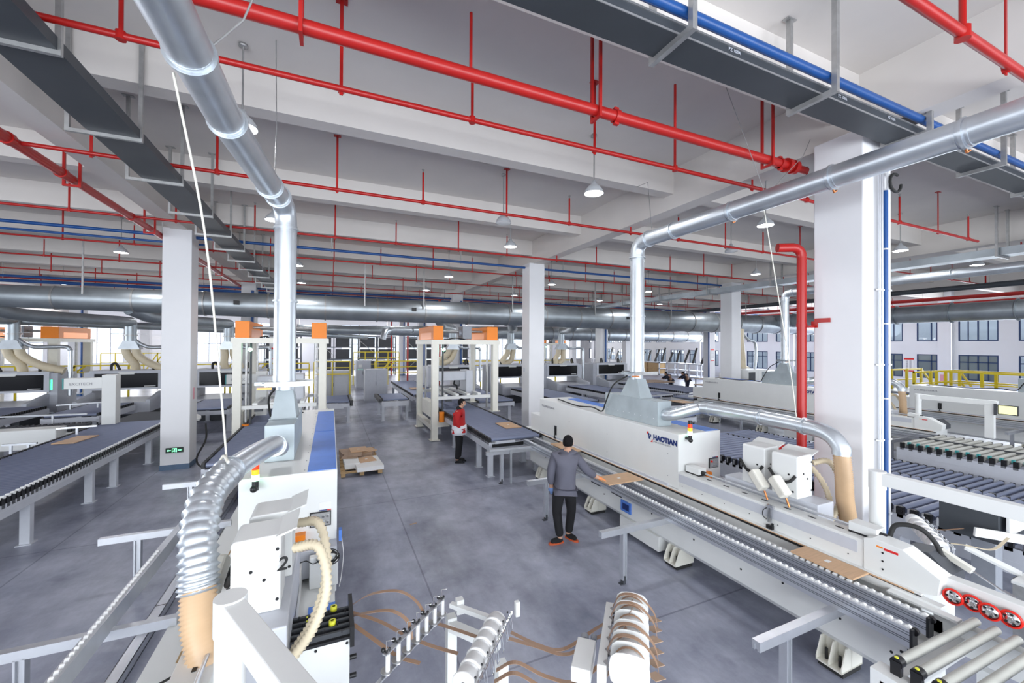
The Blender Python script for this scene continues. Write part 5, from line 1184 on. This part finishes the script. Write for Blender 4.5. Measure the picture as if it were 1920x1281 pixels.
def drum(org, far, label, scale=1.0):
    t = empty('drum_roller', tuple(org), 0, label, 'drum roller', 'white segmented tape drums')
    D = (Vector(far)-Vector(org)); L = D.length; D.normalize(); nS = 6
    for i in range(nS):
        a = D*(L*i/nS); R_ = 0.082
        s_ = B().lathe(a, [(0.0, 0.002), (R_*0.75, 0.002), (R_, 0.0), (R_+0.003, 0.012), (R_, 0.018), (R_-0.004, L/nS*0.72), (R_-0.012, L/nS*0.74), (R_-0.012, L/nS*0.98)], tuple(D), 28)
        sg = s_.build('drum_segment', 'rollw', t)
        B().lathe(a, [(R_-0.011, L/nS*0.76), (R_-0.011, L/nS*0.96)], tuple(D), 28).build('tape_band', 'hose', sg) if False else None
    B().cyl(-D*0.012, -D*0.03+D*0.04, 0.02, 14).build('axle_hub', 'black', t)
    N_ = Vector((D.y, -D.x, 0))
    B().bar(-D*0.05+N_*0.10+Vector((0, 0, 0.04)), D*(L+0.06)+N_*0.10+Vector((0, 0, 0.04)), 0.014).build('wire_bar', 'chrome', t)
    for i in range(nS+1):
        c = D*(L*(i+0.05)/nS)+N_*0.10+Vector((0, 0, 0.04))
        f = B()
        for k in (-0.018, 0.018): f.tube([tuple(c+D*k+Vector((0, 0, 0.02))), tuple(c+D*k-Vector((0, 0, 0.05))+N_*0.01), tuple(c+D*k*0.8-Vector((0, 0, 0.11))+N_*0.02)], 0.0045, 6)
        f.tube([tuple(c+D*0.016-Vector((0, 0, 0.11))+N_*0.02), tuple(c-D*0.016-Vector((0, 0, 0.11))+N_*0.02)], 0.0045, 6)
        f.build('wire_loop', 'chrome', t)
        B().ball(c-N_*0.02+Vector((0, 0, 0.03)), 0.008, 6, 5).build('pin_head', 'black', t)
    return t
drum((0.80, 2.54, 1.0), (1.24, 3.04, 1.0), 'long white segmented tape drum at bottom centre')
tag(B().box(-0.02, -0.02, -0.06, 0.02, 0.02, 0.06).build('end_block', 'white', bevel=0.006), 'small white end block beside the far end of the bottom drum', 'block').location = (1.42, 3.06, 1.03)
# tape reel cassette
t = empty('tape_reel_cassette', (1.95, 2.35, 0), 0, 'stack of white rounded reel plates wound with brown tape, bottom right of centre', 'tape reel cassette'); O6 = (1.95, 2.35, 0)
fa, na = Vector((2.20, 2.58, 1.13)), Vector((1.72, 2.04, 1.16)); D = (na-fa).normalized(); Nn = Vector((-D.y, D.x, 0))
if Nn.x < 0: Nn = -Nn
for i in range(7):
    c = fa+(na-fa)*i/6; k = 0.125
    prof = []
    for a in range(20):
        th = 2*pi*a/20; s_ = 1/max(abs(cos(th)), abs(sin(th)))**0.55; prof.append((k*s_*cos(th), k*s_*sin(th)))
    vs = [tuple(c+Nn*p[0]+Vector((0, 0, p[1]*0.9))+D*h) for h in (-0.004, 0.004) for p in prof]
    b = B().add(vs, [tuple(range(20)), tuple(range(20, 40))] + [(j_, (j_+1) % 20, 20+(j_+1) % 20, 20+j_) for j_ in range(20)])
    pl = pt(b, 'reel_plate', 'white', t, 0.003, O6)
    if i < 6:
        cc = c+D*0.045
        pt(B().cyl(cc-D*0.035, cc+D*0.035, 0.085, 20), 'reel_core', 'rollw', pl, 0, O6)
        pt(B().lathe(cc-D*0.012, [(0.10, 0.0), (0.10, 0.022), (0.098, 0.022), (0.098, 0.0)], tuple(D), 24), 'wound_tape', 'tape', pl, 0, O6)
        pt(B().cyl(cc-Nn*0.155+Vector((0, 0, -0.02))-D*0.03, cc-Nn*0.155+Vector((0, 0, -0.02))+D*0.03, 0.016, 12), 'guide_roller', 'black', pl, 0, O6)
        pt(B().bar(cc-Nn*0.155+D*0.03, cc-Nn*0.13+D*0.06+Vector((0, 0, -0.02)), 0.02, 0.025), 'roller_clip', 'steel', pl, 0, O6)
        e = cc+Nn*0.16-Vector((0, 0, 0.04))
        pt(B().add([tuple(e+Nn*0.06), tuple(e+D*0.045), tuple(e-Nn*0.06), tuple(e-D*0.045), tuple(e+Nn*0.06-Vector((0, 0, .004))), tuple(e+D*0.045-Vector((0, 0, .004))), tuple(e-Nn*0.06-Vector((0, 0, .004))), tuple(e-D*0.045-Vector((0, 0, .004)))], [(0, 1, 2, 3), (4, 7, 6, 5), (0, 4, 5, 1), (1, 5, 6, 2), (2, 6, 7, 3), (3, 7, 4, 0)]), 'diamond_plate', 'mdfd', pl, 0, O6)
pt(B().bar(fa-Nn*0.17-Vector((0, 0, 0.06)), na-Nn*0.17-Vector((0, 0, 0.06)), 0.06, 0.12), 'side_plate', 'white', t, 0.004, O6)
pt(B().bar(na+Vector((0, 0, -0.6)), na+Vector((0, 0, -0.14)), 0.12).bar(fa+Vector((0, 0, -1.13)), fa+Vector((0, 0, -0.1)), 0.08).bar((1.72, 2.04, 0.0), (1.72, 2.04, 0.6), 0.1), 'column_stand', 'greyw', t, 0, O6)
pt(B().bar((1.52, 2.28, 1.02), (1.72, 2.50, 1.02), 0.13, 0.10), 'motor_box', 'white', t, 0.006, O6)
pt(B().cyl((1.72, 2.53, 1.03), (1.75, 2.57, 1.03), 0.03, 12).cyl((1.78, 2.50, 1.03), (1.81, 2.54, 1.03), 0.022, 12), 'connector', 'grey', t, 0, O6)
# tapes
strip([(0.18, 3.62, 1.05), (0.32, 3.50, 1.17), (0.52, 3.42, 1.19), (0.66, 3.36, 1.10), (0.74, 3.30, 0.95)], 0.034, 'tape', 'edge_banding_tape', 'brown tape arching highest from the black feeder to the guide rollers')
strip([(0.18, 3.50, 1.03), (0.30, 3.38, 1.10), (0.45, 3.30, 1.12), (0.56, 3.22, 1.06), (0.58, 3.16, 0.95)], 0.034, 'tape', 'edge_banding_tape', 'brown tape arching second highest from the black feeder')
strip([(0.18, 3.56, 1.02), (0.38, 3.42, 0.98), (0.55, 3.28, 0.92), (0.72, 3.14, 0.88), (0.9, 3.0, 0.86)], 0.034, 'tape', 'edge_banding_tape', 'brown tape running straight from the feeder under the guide bar')
strip([(0.18, 3.44, 1.0), (0.34, 3.26, 0.94), (0.48, 3.12, 0.88), (0.62, 3.02, 0.86)], 0.034, 'tape', 'edge_banding_tape', 'lowest brown tape leaving the feeder')
strip([(0.82, 3.28, 0.93), (0.95, 3.12, 0.94), (1.06, 2.96, 0.96), (1.12, 2.88, 0.98)], 0.034, 'tape', 'edge_banding_tape', 'dark brown tape from the guide bar to the bottom drum')
strip([(1.30, 2.92, 0.96), (1.48, 2.78, 0.90), (1.66, 2.72, 0.86), (1.90, 2.66, 0.98), (2.05, 2.56, 1.12), (2.14, 2.50, 1.24)], 0.034, 'tape', 'edge_banding_tape', 'brown tape sagging from the drum to the farthest reel')
strip([(1.25, 2.84, 0.98), (1.42, 2.72, 0.95), (1.62, 2.62, 0.90), (1.82, 2.55, 1.0), (1.98, 2.46, 1.12), (2.05, 2.40, 1.26)], 0.034, 'tape', 'edge_banding_tape', 'brown tape sagging from the drum to the second reel')
strip([(1.06, 2.62, 0.96), (1.18, 2.56, 1.02), (1.36, 2.46, 0.94), (1.56, 2.38, 0.90), (1.76, 2.32, 1.05), (1.88, 2.26, 1.26)], 0.034, 'tape', 'edge_banding_tape', 'brown tape looping low in front to the middle reel')
strip([(1.02, 2.56, 0.94), (1.15, 2.50, 1.0), (1.34, 2.40, 0.90), (1.54, 2.30, 0.87), (1.70, 2.24, 1.0), (1.80, 2.16, 1.24)], 0.034, 'tape', 'edge_banding_tape', 'brown tape lowest in front, to the nearest reels')
for i, (cx, cy) in enumerate(((2.13, 2.50), (2.05, 2.42), (1.89, 2.24), (1.81, 2.15))):
    c = Vector((cx, cy, 1.14)); strip([c-Nn*0.14+Vector((0, 0, 0.03)), c-Nn*0.08+Vector((0, 0, 0.13)), c+Nn*0.05+Vector((0, 0, 0.14)), c+Nn*0.16+Vector((0, 0, 0.04)), c+Nn*0.19+Vector((0, 0, -0.08))], 0.034, 'tape', 'edge_banding_tape', 'brown tape wrapped over the white reel plates, %s from the back' % ORD[i])

# right machine: the same drum, feeder and bracket at the right edge
drum((6.02, 2.16, 1.03), (6.62, 2.62, 1.06), 'white segmented tape drum behind the nose of the near edge bander')
t = empty('feeder_magazine', (7.4, 2.0, 0), 0, 'dark box with a white front panel at the right edge, under the white arm', 'tape feeder'); O8 = (7.4, 2.0, 0)
pt(B().box(6.95, 2.0, 0.95, 7.7, 2.5, 1.30), 'dark_box', 'tray', t, 0.005, O8)
pt(B().box(7.0, 1.93, 1.08, 7.7, 1.96, 1.30), 'front_panel', 'white', t, 0.004, O8)
pt(B().box(7.2, 2.1, 0, 7.4, 2.3, 0.95), 'stand', 'grey', t, 0, O8)
pt(B().bar((6.72, 2.12, 1.10), (7.4, 1.62, 1.02), 0.03, 0.10), 'sloping_guide', 'white', t, 0.004, O8)
t = empty('tape_bracket', (6.6, 1.9, 0), 0, 'white bracket frame holding a black pendant control at right', 'bracket'); O7 = (6.6, 1.9, 0)
pt(B().bar((6.42, 2.10, 1.0), (6.52, 1.72, 0.86), 0.13, 0.03), 'sloping_plate', 'white', t, 0.004, O7)
pt(B().box(6.25, 1.50, 0.84, 6.8, 1.72, 0.87), 'shelf', 'white', t, 0.004, O7)
pt(B().ball((6.45, 1.62, 0.89), 0.05, 12, 8, (1.2, 0.8, 0.5)), 'pendant_control', 'black', t, 0, O7)
pt(B().box(6.4, 1.65, 0, 6.5, 1.75, 0.84), 'post', 'steel', t, 0, O7)
strip([(6.15, 2.28, 1.03), (6.4, 2.1, 1.02), (6.6, 1.95, 1.0), (6.85, 1.9, 1.1)], 0.03, 'hose', 'edge_banding_tape', 'pale tape crossing in front of the right edge bracket')
strip([(6.45, 2.55, 1.06), (6.65, 2.4, 1.02), (6.85, 2.25, 1.06)], 0.02, 'tape', 'edge_banding_tape', 'brown tape ending at the dark box at the right edge')

# ================================================================ REMAINING THINGS
# pipes on the right column
def cpipe(x, r, m, label, z0=0.05, z1=5.75, y=2.97):
    o = B().cyl((0, 0, 0), (0, 0, z1-z0), r, 12).build('wall_conduit' if m != 'blue' else 'blue_pipe', m); o.location = (x, y, z0); tag(o, label, 'pipe')
    for z in (0.9, 1.9, 2.9, 3.9): B().box(-r*1.6, -r*1.1, z, r*1.6, r*1.1+0.01, z+0.02).build('pipe_clip', 'paper', o)
    return o
cpipe(6.66, 0.016, 'alu', 'left thin bright conduit on the right column')
cpipe(6.72, 0.016, 'alu', 'second thin bright conduit on the right column')
cpipe(6.80, 0.030, 'blue', 'blue vertical pipe on the right column', 0.6, 5.3)
cpipe(6.88, 0.022, 'paper', 'white conduit right of the blue pipe on the right column')
tag(B().tube([(6.97+0.14*cos(a*pi/8), 2.93, 5.42+0.12*sin(a*pi/8)) for a in range(3, 17)], 0.018, 8).build('cable_loop', 'rubber'), 'black cable loop at the top of the right column', 'cable')
for k in range(5): cb = None
t = B()
for k in range(3): t.tube(arc((6.66+k*0.05, 2.94, 5.80), (6.66+k*0.05, 2.95, 5.62), (6.86+k*0.04, 2.90, 5.84), 6), 0.016, 8)
tag(t.build('conduit_bend', 'alu'), 'bundle of bent conduits leaving the cable trunking at the right column', 'conduit')
def wall_sign(o, n): return o
# exit sign on the left column
s = B().box(-0.18, -0.02, -0.065, 0.18, 0, 0.065).build('exit_sign', 'signblack', bevel=0.004); s.location = (-3.57, 12.863, 0.495)
tag(s, 'green lit exit sign with arrow and running figure low on the left column', 'exit sign')
g = B(); y0, y1 = -0.024, -0.021
g.prism([(-0.155, 0.0), (-0.12, 0.03), (-0.12, 0.01), (-0.07, 0.01), (-0.07, -0.01), (-0.12, -0.01), (-0.12, -0.03)], 1, y0, y1)
g.build('arrow', 'signgreen', s)
g = B().box(-0.05, y0, -0.05, -0.04, y1, 0.05).box(0.04, y0, -0.05, 0.05, y1, 0.05).box(-0.04, y0, 0.04, 0.04, y1, 0.05)
g.build('door_symbol', 'signgreen', s)
g = B().cyl((0.008, y0, 0.026), (0.008, y1, 0.026), 0.009, 10); 
for a, b in (((0.004, 0.016), (-0.004, -0.010)), ((-0.004, -0.010), (0.016, -0.022)), ((0.016, -0.022), (0.012, -0.046)), ((-0.004, -0.010), (-0.018, -0.028)), ((-0.018, -0.028), (-0.032, -0.03)), ((0.004, 0.014), (0.024, 0.004)), ((0.004, 0.014), (-0.018, 0.004))):
    g.bar((a[0], -0.0225, a[1]), (b[0], -0.0225, b[1]), 0.003, 0.010)
g.build('running_figure', 'signgreen', s)
text('EXIT', 0.045, 'sign_lettering', 'signgreen', s, frame_mtx((0.065, -0.021, -0.016), (1, 0, 0), (0, 0, 1)), cond=0.001)
tag(B().box(-3.274, 13.11, 1.73, -3.262, 13.21, 2.03).build('notice_label', 'pinkl'), 'small pink notice on the side of the left column', 'notice')
tag(B().box(6.368, 13.2, 2.22, 6.38, 13.32, 2.38).build('switch_box', 'greyw', bevel=0.004), 'small grey switch box on the centre column', 'switch')
def poster(loc, rz, label, w=0.55, h=0.95):
    p = B().box(-w/2, -0.012, -h/2, w/2, 0, h/2).build('poster', 'paper'); p.location = loc; p.rotation_euler = (0, 0, rad(rz)); tag(p, label, 'poster')
    B().box(-w/2, -0.016, h/2-0.12, w/2, -0.012, h/2).box(-w/2, -0.016, -h/2, w/2, -0.012, -h/2+0.08).build('red_band', 'redp', p)
    q = B()
    for i in range(8): q.box(-w*0.28, -0.015, h*0.3-i*0.075, -w*0.08, -0.012, h*0.3-i*0.075+0.045).box(w*0.06, -0.015, h*0.3-i*0.075, w*0.27, -0.012, h*0.3-i*0.075+0.045)
    q.build('printed_characters', 'greyp', p)
poster((37.295, 14.95, 1.95), -90, 'red and white poster on the right wall between two lower windows')
poster((27.18, 22.71, 2.5), 0, 'red and white poster on a far column right of the workbench', 0.36, 0.95)
poster((-3.57, 32.56, 2.5), 0, 'red and white poster on a far column right of the left duct', 0.5, 0.8)
tag(B().box(36.78, 12.9, 0.9, 36.84, 13.15, 1.4).build('notice_label', 'pinkl'), 'pink notice on the right wall pilaster', 'notice')
for i, (x, y) in enumerate(((-13.5, 32.5), (-3.4, 22.64), (6.85, 22.64), (6.8, 32.48), (26.7, 22.64), (17.0, 22.64), (6.8, 42.3))):
    o = B().cyl((0, 0, 0.02), (0, 0, 5.7), 0.06, 10).build('blue_pipe', 'blue'); o.location = (x, y, 0); tag(o, 'blue downpipe on a far column, %s of the far ones' % ORD[i], 'pipe')
for i, (x, y) in enumerate(((5.6, 22.7), (5.6, 33.0), (5.6, 42.5), (30.5, 16.0))):
    o = B().cyl((0, 0, 0.02), (0, 0, 5.7), 0.07, 10).build('fire_riser_pipe', 'red'); o.location = (x, y, 0); tag(o, 'dark red riser beside a far column, %s from the viewer' % ORD[i], 'pipe')
# ropes and wires
def wire(pts, r, m, name, label, n=1):
    o = B().tube(pts if n == 1 else spline(pts, n), r, 6).build(name, m); tag(o, label, 'wire'); return o
M['rope'] = mat('cream_rope', (0.72, 0.70, 0.62), 0.8)
wire([(5.30, 3.62, 5.02), (5.45, 3.55, 4.0), (5.62, 3.48, 2.9), (5.70, 3.45, 2.26)], 0.007, 'rope', 'rope', 'cream rope from the overhead duct down to the small pipe by the right column', 6)
wire([(-0.93, 3.24, 4.92), (-0.84, 3.6, 4.0), (-0.80, 3.9, 2.9), (-0.78, 4.05, 2.25)], 0.008, 'rope', 'rope', 'cream rope from the left overhead duct down to the ribbed elbow', 6)
wire([(5.30, 3.62, 5.28), (5.04, 4.02, 6.9)], 0.005, 'steel', 'suspension_wire', 'thin wire from the slab to the middle of the right overhead duct')
wire([(5.30, 5.72, 5.29), (5.55, 6.1, 6.34), (5.58, 6.45, 6.38)], 0.005, 'steel', 'suspension_wire', 'thin wire from a beam to the bend of the right overhead duct')
wire([(5.30, 3.5, 5.28), (6.1, 3.6, 5.9), (7.2, 4.0, 6.9)], 0.004, 'steel', 'suspension_wire', 'thin wire behind the big red main by the right column')
wire([(-0.63, 5.6, 5.15), (-0.62, 5.65, 5.8), (-0.64, 5.7, 6.9)], 0.006, 'steel', 'suspension_wire', 'thin rod holding the bend of the left overhead duct')
wire([(-0.72, 3.15, 5.08), (-0.55, 3.2, 5.35), (-0.2, 3.1, 6.3), (-0.05, 3.0, 6.9)], 0.007, 'steel', 'suspension_wire', 'twisted wire with a turnbuckle from the slab to the left overhead duct')
wire([(-0.74, 3.9, 2.25), (-0.80, 4.02, 2.27), (-0.86, 4.05, 2.1), (-0.80, 4.0, 2.03)], 0.012, 'rope', 'rope_knot', 'rope knot around the ribbed elbow', 5)
wire([(-3.1, 13.6, 1.0), (-3.05, 13.4, 0.6), (-3.15, 13.0, 0.2), (-2.9, 12.7, 0.02), (-2.3, 12.8, 0.02)], 0.022, 'rubber', 'power_cable', 'black power cable looping to the floor beside the left column', 6)
wire([(-1.1, 2.75, 0.95), (-1.2, 2.9, 1.0), (-1.1, 3.2, 1.02), (-0.95, 3.4, 0.98)], 0.008, 'rubber', 'sensor_cable', 'thin black cable on the left machine rail at the bottom', 6)
# galvanised channel on the floor at the left
o = B().box(0, 0, 0, 0.11, 7.2, 0.012).box(0, 0, 0, 0.006, 7.2, 0.10).box(0.104, 0, 0, 0.11, 7.2, 0.10).box(0, 0, 0.095, 0.11, 7.2, 0.10).build('floor_trunking', 'alu'); o.location = (-1.86, 3.4, 0)
tag(o, 'bright galvanised floor trunking running beside the left machine', 'trunking')
for i in range(4): B().box(-0.002, 1.8*i+0.9, 0.1, 0.112, 1.8*i+0.91, 0.102).build('joint_plate', 'black', o)
# pallet of boards in the aisle
t = empty('pallet', (0.72, 11.5, 0), 0, 'wooden pallet in the aisle under scattered boards', 'pallet')
for x in (-0.42, 0.0, 0.42): B().box(x-0.05, -1.0, 0.02, x+0.05, 1.0, 0.10).build('bearer', 'cardb', t)
for i in range(7): B().box(-0.48, -1.0+i*0.31, 0.10, 0.48, -0.86+i*0.31, 0.12).build('deck_board', 'cardb', t)
def bd(x, y, z, w, d, th, rz, m, label, st=False):
    o = B().cb((0, 0, th/2), (w, d, th)).build('board', m); o.location = (x, y, z); o.rotation_euler = (0, 0, rad(rz)); tag(o, label, 'board')
    if st: B().cb((0, 0, th+0.001), (0.06, 0.05, 0.002)).build('sticker', 'paper', o)
bd(0.88, 10.95, 0.121, 0.62, 1.0, 0.10, 4, 'paper', 'large white board on the right front of the pallet')
bd(0.50, 11.2, 0.121, 0.34, 0.8, 0.13, 2, 'paper', 'white board at the left of the pallet')
bd(0.80, 12.0, 0.121, 0.62, 0.75, 0.12, -10, 'mdfd', 'brown board lying at the right back of the pallet')
bd(0.86, 11.12, 0.225, 0.40, 0.46, 0.018, 12, 'mdf', 'brown panel with a white sticker on the white boards', True)
bd(0.52, 11.55, 0.255, 0.38, 0.62, 0.018, -14, 'mdfd', 'grey brown board on the left side of the pile')
bd(0.62, 11.6, 0.275, 0.34, 0.55, 0.018, -6, 'mdfd', 'second grey brown board just under the top panel')
bd(0.92, 12.0, 0.245, 0.45, 0.4, 0.018, 20, 'mdf', 'tan board sticking out at the right of the pile')
bd(0.72, 11.95, 0.295, 0.44, 0.5, 0.02, 4, 'mdf', 'topmost brown panel with a white sticker on the pallet pile', True)
bd(0.42, 12.05, 0.121, 0.3, 0.6, 0.14, 8, 'mdfd', 'brown board at the back left of the pile')
o = B().cb((0, 0, 0.006), (0.12, 0.02, 0.012)).build('wood_offcut', 'mdfd'); o.location = (1.37, 7.36, 0); o.rotation_euler = (0, 0, rad(10)); tag(o, 'tiny wood offcut lying on the open floor', 'offcut')
# cabinets along the aisle
def cabinet(x, y, w, d, h, label, screen=False, m='greyw'):
    t = empty('control_cabinet', (x, y, 0), 0, label, 'cabinet')
    B().box(0, 0, 0.06, w, d, h).box(0.02, 0.02, 0, w-0.02, d-0.02, 0.06).build('cabinet_body', m, t, 0.008)
    for k in range(2): B().box(w*k/2+0.01, -0.012, 0.1, w*(k+1)/2-0.01, 0.0, h-0.04).build('door', m, t, 0.004)
    B().box(w/2-0.04, -0.03, h*0.5, w/2-0.015, -0.012, h*0.62).build('door_handle', 'dgrey', t)
    if screen:
        B().box(w*0.16, -0.02, h*0.76, w*0.40, -0.012, h*0.86).build('touch_screen', 'paper', t)
        for i in range(3): B().cyl((w*0.15+i*0.13, -0.022, h*0.68), (w*0.15+i*0.13, -0.012, h*0.68), 0.02, 8).build('push_button', 'greenled', t)
    return t
cabinet(1.74, 23.8, 1.2, 0.9, 1.78, 'light grey two door cabinet standing at the end of the short aisle table')
cabinet(1.66, 31.0, 1.0, 0.8, 2.0, 'grey cabinet with a small white touch screen, behind the light grey cabinet', True)
cabinet(-0.65, 24.5, 1.7, 0.9, 1.7, 'grey double cabinet behind the left gantry, left of the aisle')
cabinet(17.35, 12.6, 1.3, 1.0, 2.1, 'white cabinet with dark door behind the farther edge bander', m='white')
B().box(0.02, -0.03, 0.15, 0.45, -0.013, 2.0).build('dark_door', 'dgrey', bpy.data.objects['control_cabinet.003'])
o = B().box(0, 0, 0, 0.7, 1.8, 0.75).build('board_stack', 'cardb'); o.location = (0.7, 36, 0); tag(o, 'brown stack of boards far down the aisle', 'board stack')
o = B().box(0, 0, 0, 0.6, 0.8, 0.7).build('white_box', 'white', bevel=0.01); o.location = (1.5, 34, 0); tag(o, 'white box beside the far brown stack in the aisle', 'box')
# storage racks at the far end of the aisle
def rack(x, y, w, label):
    t = empty('storage_rack', (x, y, 0), 0, label, 'rack', 'tall steel racks at the end of the aisle')
    for i in range(3): B().box(w*i/2-0.05, -0.05, 0, w*i/2+0.05, 0.05, 4.0).box(w*i/2-0.05, 1.15, 0, w*i/2+0.05, 1.25, 4.0).build('upright', 'gsteel', t)
    for z in (0.4, 1.6, 2.8, 3.9): B().box(0, -0.04, z, w, 0.04, z+0.1).box(0, 1.16, z, w, 1.24, z+0.1).build('shelf_beam', 'gsteel', t)
    for z in (0.5, 1.7, 2.9):
        for i in range(2): B().box(w*i/2+0.15, 0.1, z, w*(i+1)/2-0.25, 1.1, z+0.95).build('stored_panels', 'dgrey', t)
    B().bar((0, 0, 0.4), (w/2, 0, 2.0), 0.05).bar((w/2, 0, 2.0), (0, 0, 3.6), 0.05).build('cross_brace', 'steel', t)
for i, (x, y, w) in enumerate(((-1.4, 44, 3.4), (2.6, 44, 3.6), (7.2, 44, 3.6), (11.5, 45, 3.2), (-6.0, 47, 3.2))):
    rack(x, y, w, 'tall dark steel rack at the far end of the hall, %s from the left' % ORD[(i+1) % 5])
# back right corner: leaning black boards, shelves, benches
for i in range(16):
    o = B().box(-0.025, -0.12, 0, 0.025, 0.12, 1.15+0.45*((i*7) % 4)/3).build('leaning_board', 'black'); yy = 29.0+i*1.05 if i < 11 else 41+1.2*(i-11)
    o.location = (33.2, yy, 1.42); o.rotation_euler = (rad((-1)**i*4+10), rad(14), 0)
    tag(o, 'black narrow board leaning by the far right wall, %s from the near end' % (ORD[i] if i < 12 else ['thirteenth', 'fourteenth', 'fifteenth', 'sixteenth'][i-12]), 'board', 'black boards leaning upright in the far right racks')
for i, (y0, y1) in enumerate(((28.5, 33.0), (34.0, 40.5), (40.8, 46.5))):
    t = empty('board_rack', (32.6, y0, 0), 0, ['pale rack under the leaning black boards, nearest of three', 'pale rack stacked with brown cartons in the far right', 'pale rack under leaning boards, farthest of three'][i], 'rack')
    B().box(0, 0, 0.02, 1.2, y1-y0, 0.1).box(0, 0, 1.3, 1.2, y1-y0, 1.4).box(0, 0, 0.66, 1.2, y1-y0, 0.72).build('shelf', 'greyw', t)
    for k in range(4): yk = (y1-y0-0.1)*k/3; B().box(0, yk, 0, 0.1, yk+0.1, 1.4).box(1.1, yk, 0, 1.2, yk+0.1, 1.4).build('upright', 'greyw', t)
    if i == 1:
        for k in range(4): B().box(-0.05, 0.2+1.55*k, 0.12, 1.1, 1.6+1.55*k, 1.28).build('carton', 'cardb', t)
def bench(x, y, w, d, h, label, m='mdfd'):
    t = empty('workbench', (x, y, 0), 0, label, 'workbench')
    B().box(0, 0, h-0.05, w, d, h).build('bench_top', m, t)
    for a in (0.05, w-0.1):
        for b_ in (0.05, d-0.1): B().box(a, b_, 0, a+0.06, b_+0.06, h-0.05).build('leg', 'grey', t)
    B().box(0.1, 0.1, 0.2, w-0.1, d-0.1, 0.24).build('lower_shelf', 'gsteel', t)
bench(17.6, 19.6, 2.5, 1.7, 0.9, 'low brown workbench in front of the far bending people')
bench(20.4, 17.0, 3.0, 1.4, 0.85, 'wide brown workbench right of the far people')
bench(24.0, 20.0, 4.0, 1.6, 0.85, 'workbench with a white monitor far at the right')
o = B().box(-0.3, -0.03, 0, 0.3, 0.03, 0.42).build('computer_monitor', 'paper'); o.location = (25.4, 20.4, 0.86); tag(o, 'white computer monitor on the far right workbench', 'monitor')
B().box(-0.12, -0.06, -0.001, 0.12, 0.06, 0.01).build('stand', 'black', o)
# right side background machine with arm-like hose, yellow stair rails
t = empty('cnc_machine', (21.5, 15.6, 0), 0, 'white machine with black window and posters behind the farther edge bander', 'machine')
B().box(0, 0, 0, 3.4, 1.8, 1.75).box(0.4, -0.2, 0, 1.8, 0, 1.5).build('body', 'white', t, 0.01)
B().box(1.9, -0.02, 1.0, 3.1, 0.0, 1.7).build('hood_window', 'panelglass', t)
B().tube(spline([(0.6, 0.9, 4.2), (0.6, 0.9, 3.4), (0.75, 0.9, 2.5), (0.8, 0.9, 2.0), (1.2, 0.9, 1.78)]), 0.17, 12).build('hose', 'hose', t)
B().tube(spline([(0.7, 0.9, 4.0), (1.2, 0.9, 3.6), (1.8, 0.9, 3.4), (1.9, 0.9, 2.6), (1.8, 0.9, 1.75)]), 0.08, 10).build('side_pipe', 'galv', t)
def stair(x, y, label, rz=0):
    t = empty('yellow_stair_platform', (x, y, 0), rad(rz), label, 'platform railing')
    B().box(0, 0, 0.95, 1.6, 4.6, 1.05).build('deck', 'grey', t)
    for yy in (0, 1.5, 3.0, 4.55): B().box(0, yy-0.05, 0, 0.1, yy+0.05, 2.05).build('post', 'yellow', t); B().box(1.5, yy-0.05, 0, 1.6, yy+0.05, 2.05).build('post', 'yellow', t)
    for xx in (0.02, 1.52): B().box(xx, 0, 1.97, xx+0.06, 4.6, 2.05).box(xx, 0, 1.45, xx+0.06, 4.6, 1.51).build('handrail', 'yellow', t)
    B().bar((0.05, 0.0, 2.0), (0.05, -1.5, 1.0), 0.07).bar((0.05, 0, 1.5), (0.05, -1.5, 0.5), 0.07).bar((1.55, 0.0, 2.0), (1.55, -1.5, 1.0), 0.07).build('stair_rail', 'yellow', t)
    for i in range(4): B().box(0.1, -1.3+i*0.33, 0.15+i*0.22, 1.5, -1.0+i*0.33, 0.19+i*0.22).build('step', 'grey', t)
stair(27.4, 5.4, 'yellow platform railing with stair above the far right edge bander')
stair(29.6, 9.8, 'second yellow platform railing before the right wall', 90)
# left background extras
for i, (x, y, lab) in enumerate(((-9.5, 12.9, 'white panelled side box under the far left belt conveyor'), (-8.0, 13.3, 'white end plate of the far left belt conveyor'))):
    o = B().box(0, 0, 0.1 if i == 0 else 0.45, 1.5, 0.5, 0.7 if i == 0 else 0.95).build('machine_side_box', 'white', bevel=0.02); o.location = (x, y+1.2, 0); tag(o, lab, 'machine cover')
t = empty('sign_gantry', (-6.5, 15.0, 0), 0, 'white cantilever arm with lettering left of the left column', 'label printer arm')
B().box(0.75, -0.15, 0.9, 1.05, 0.15, 2.3).box(-0.05, -0.12, 1.93, 0.8, 0.12, 2.22).box(0.7, -0.25, 0, 1.1, 0.25, 0.9).build('arm', 'white', t, 0.01)
B().box(-0.06, -0.13, 1.93, -0.03, 0.13, 2.22).build('teal_edge', 'teal', t)
text('EXCITECH', 0.10, 'lettering', 'greyp', t, frame_mtx((0.08, -0.125, 2.03), (1, 0, 0), (0, 0, 1)), cond=0.001)
t2_ = clone(t, (-2.9, 15.2, 0), 'white cantilever arm between the left column and the left gantry')
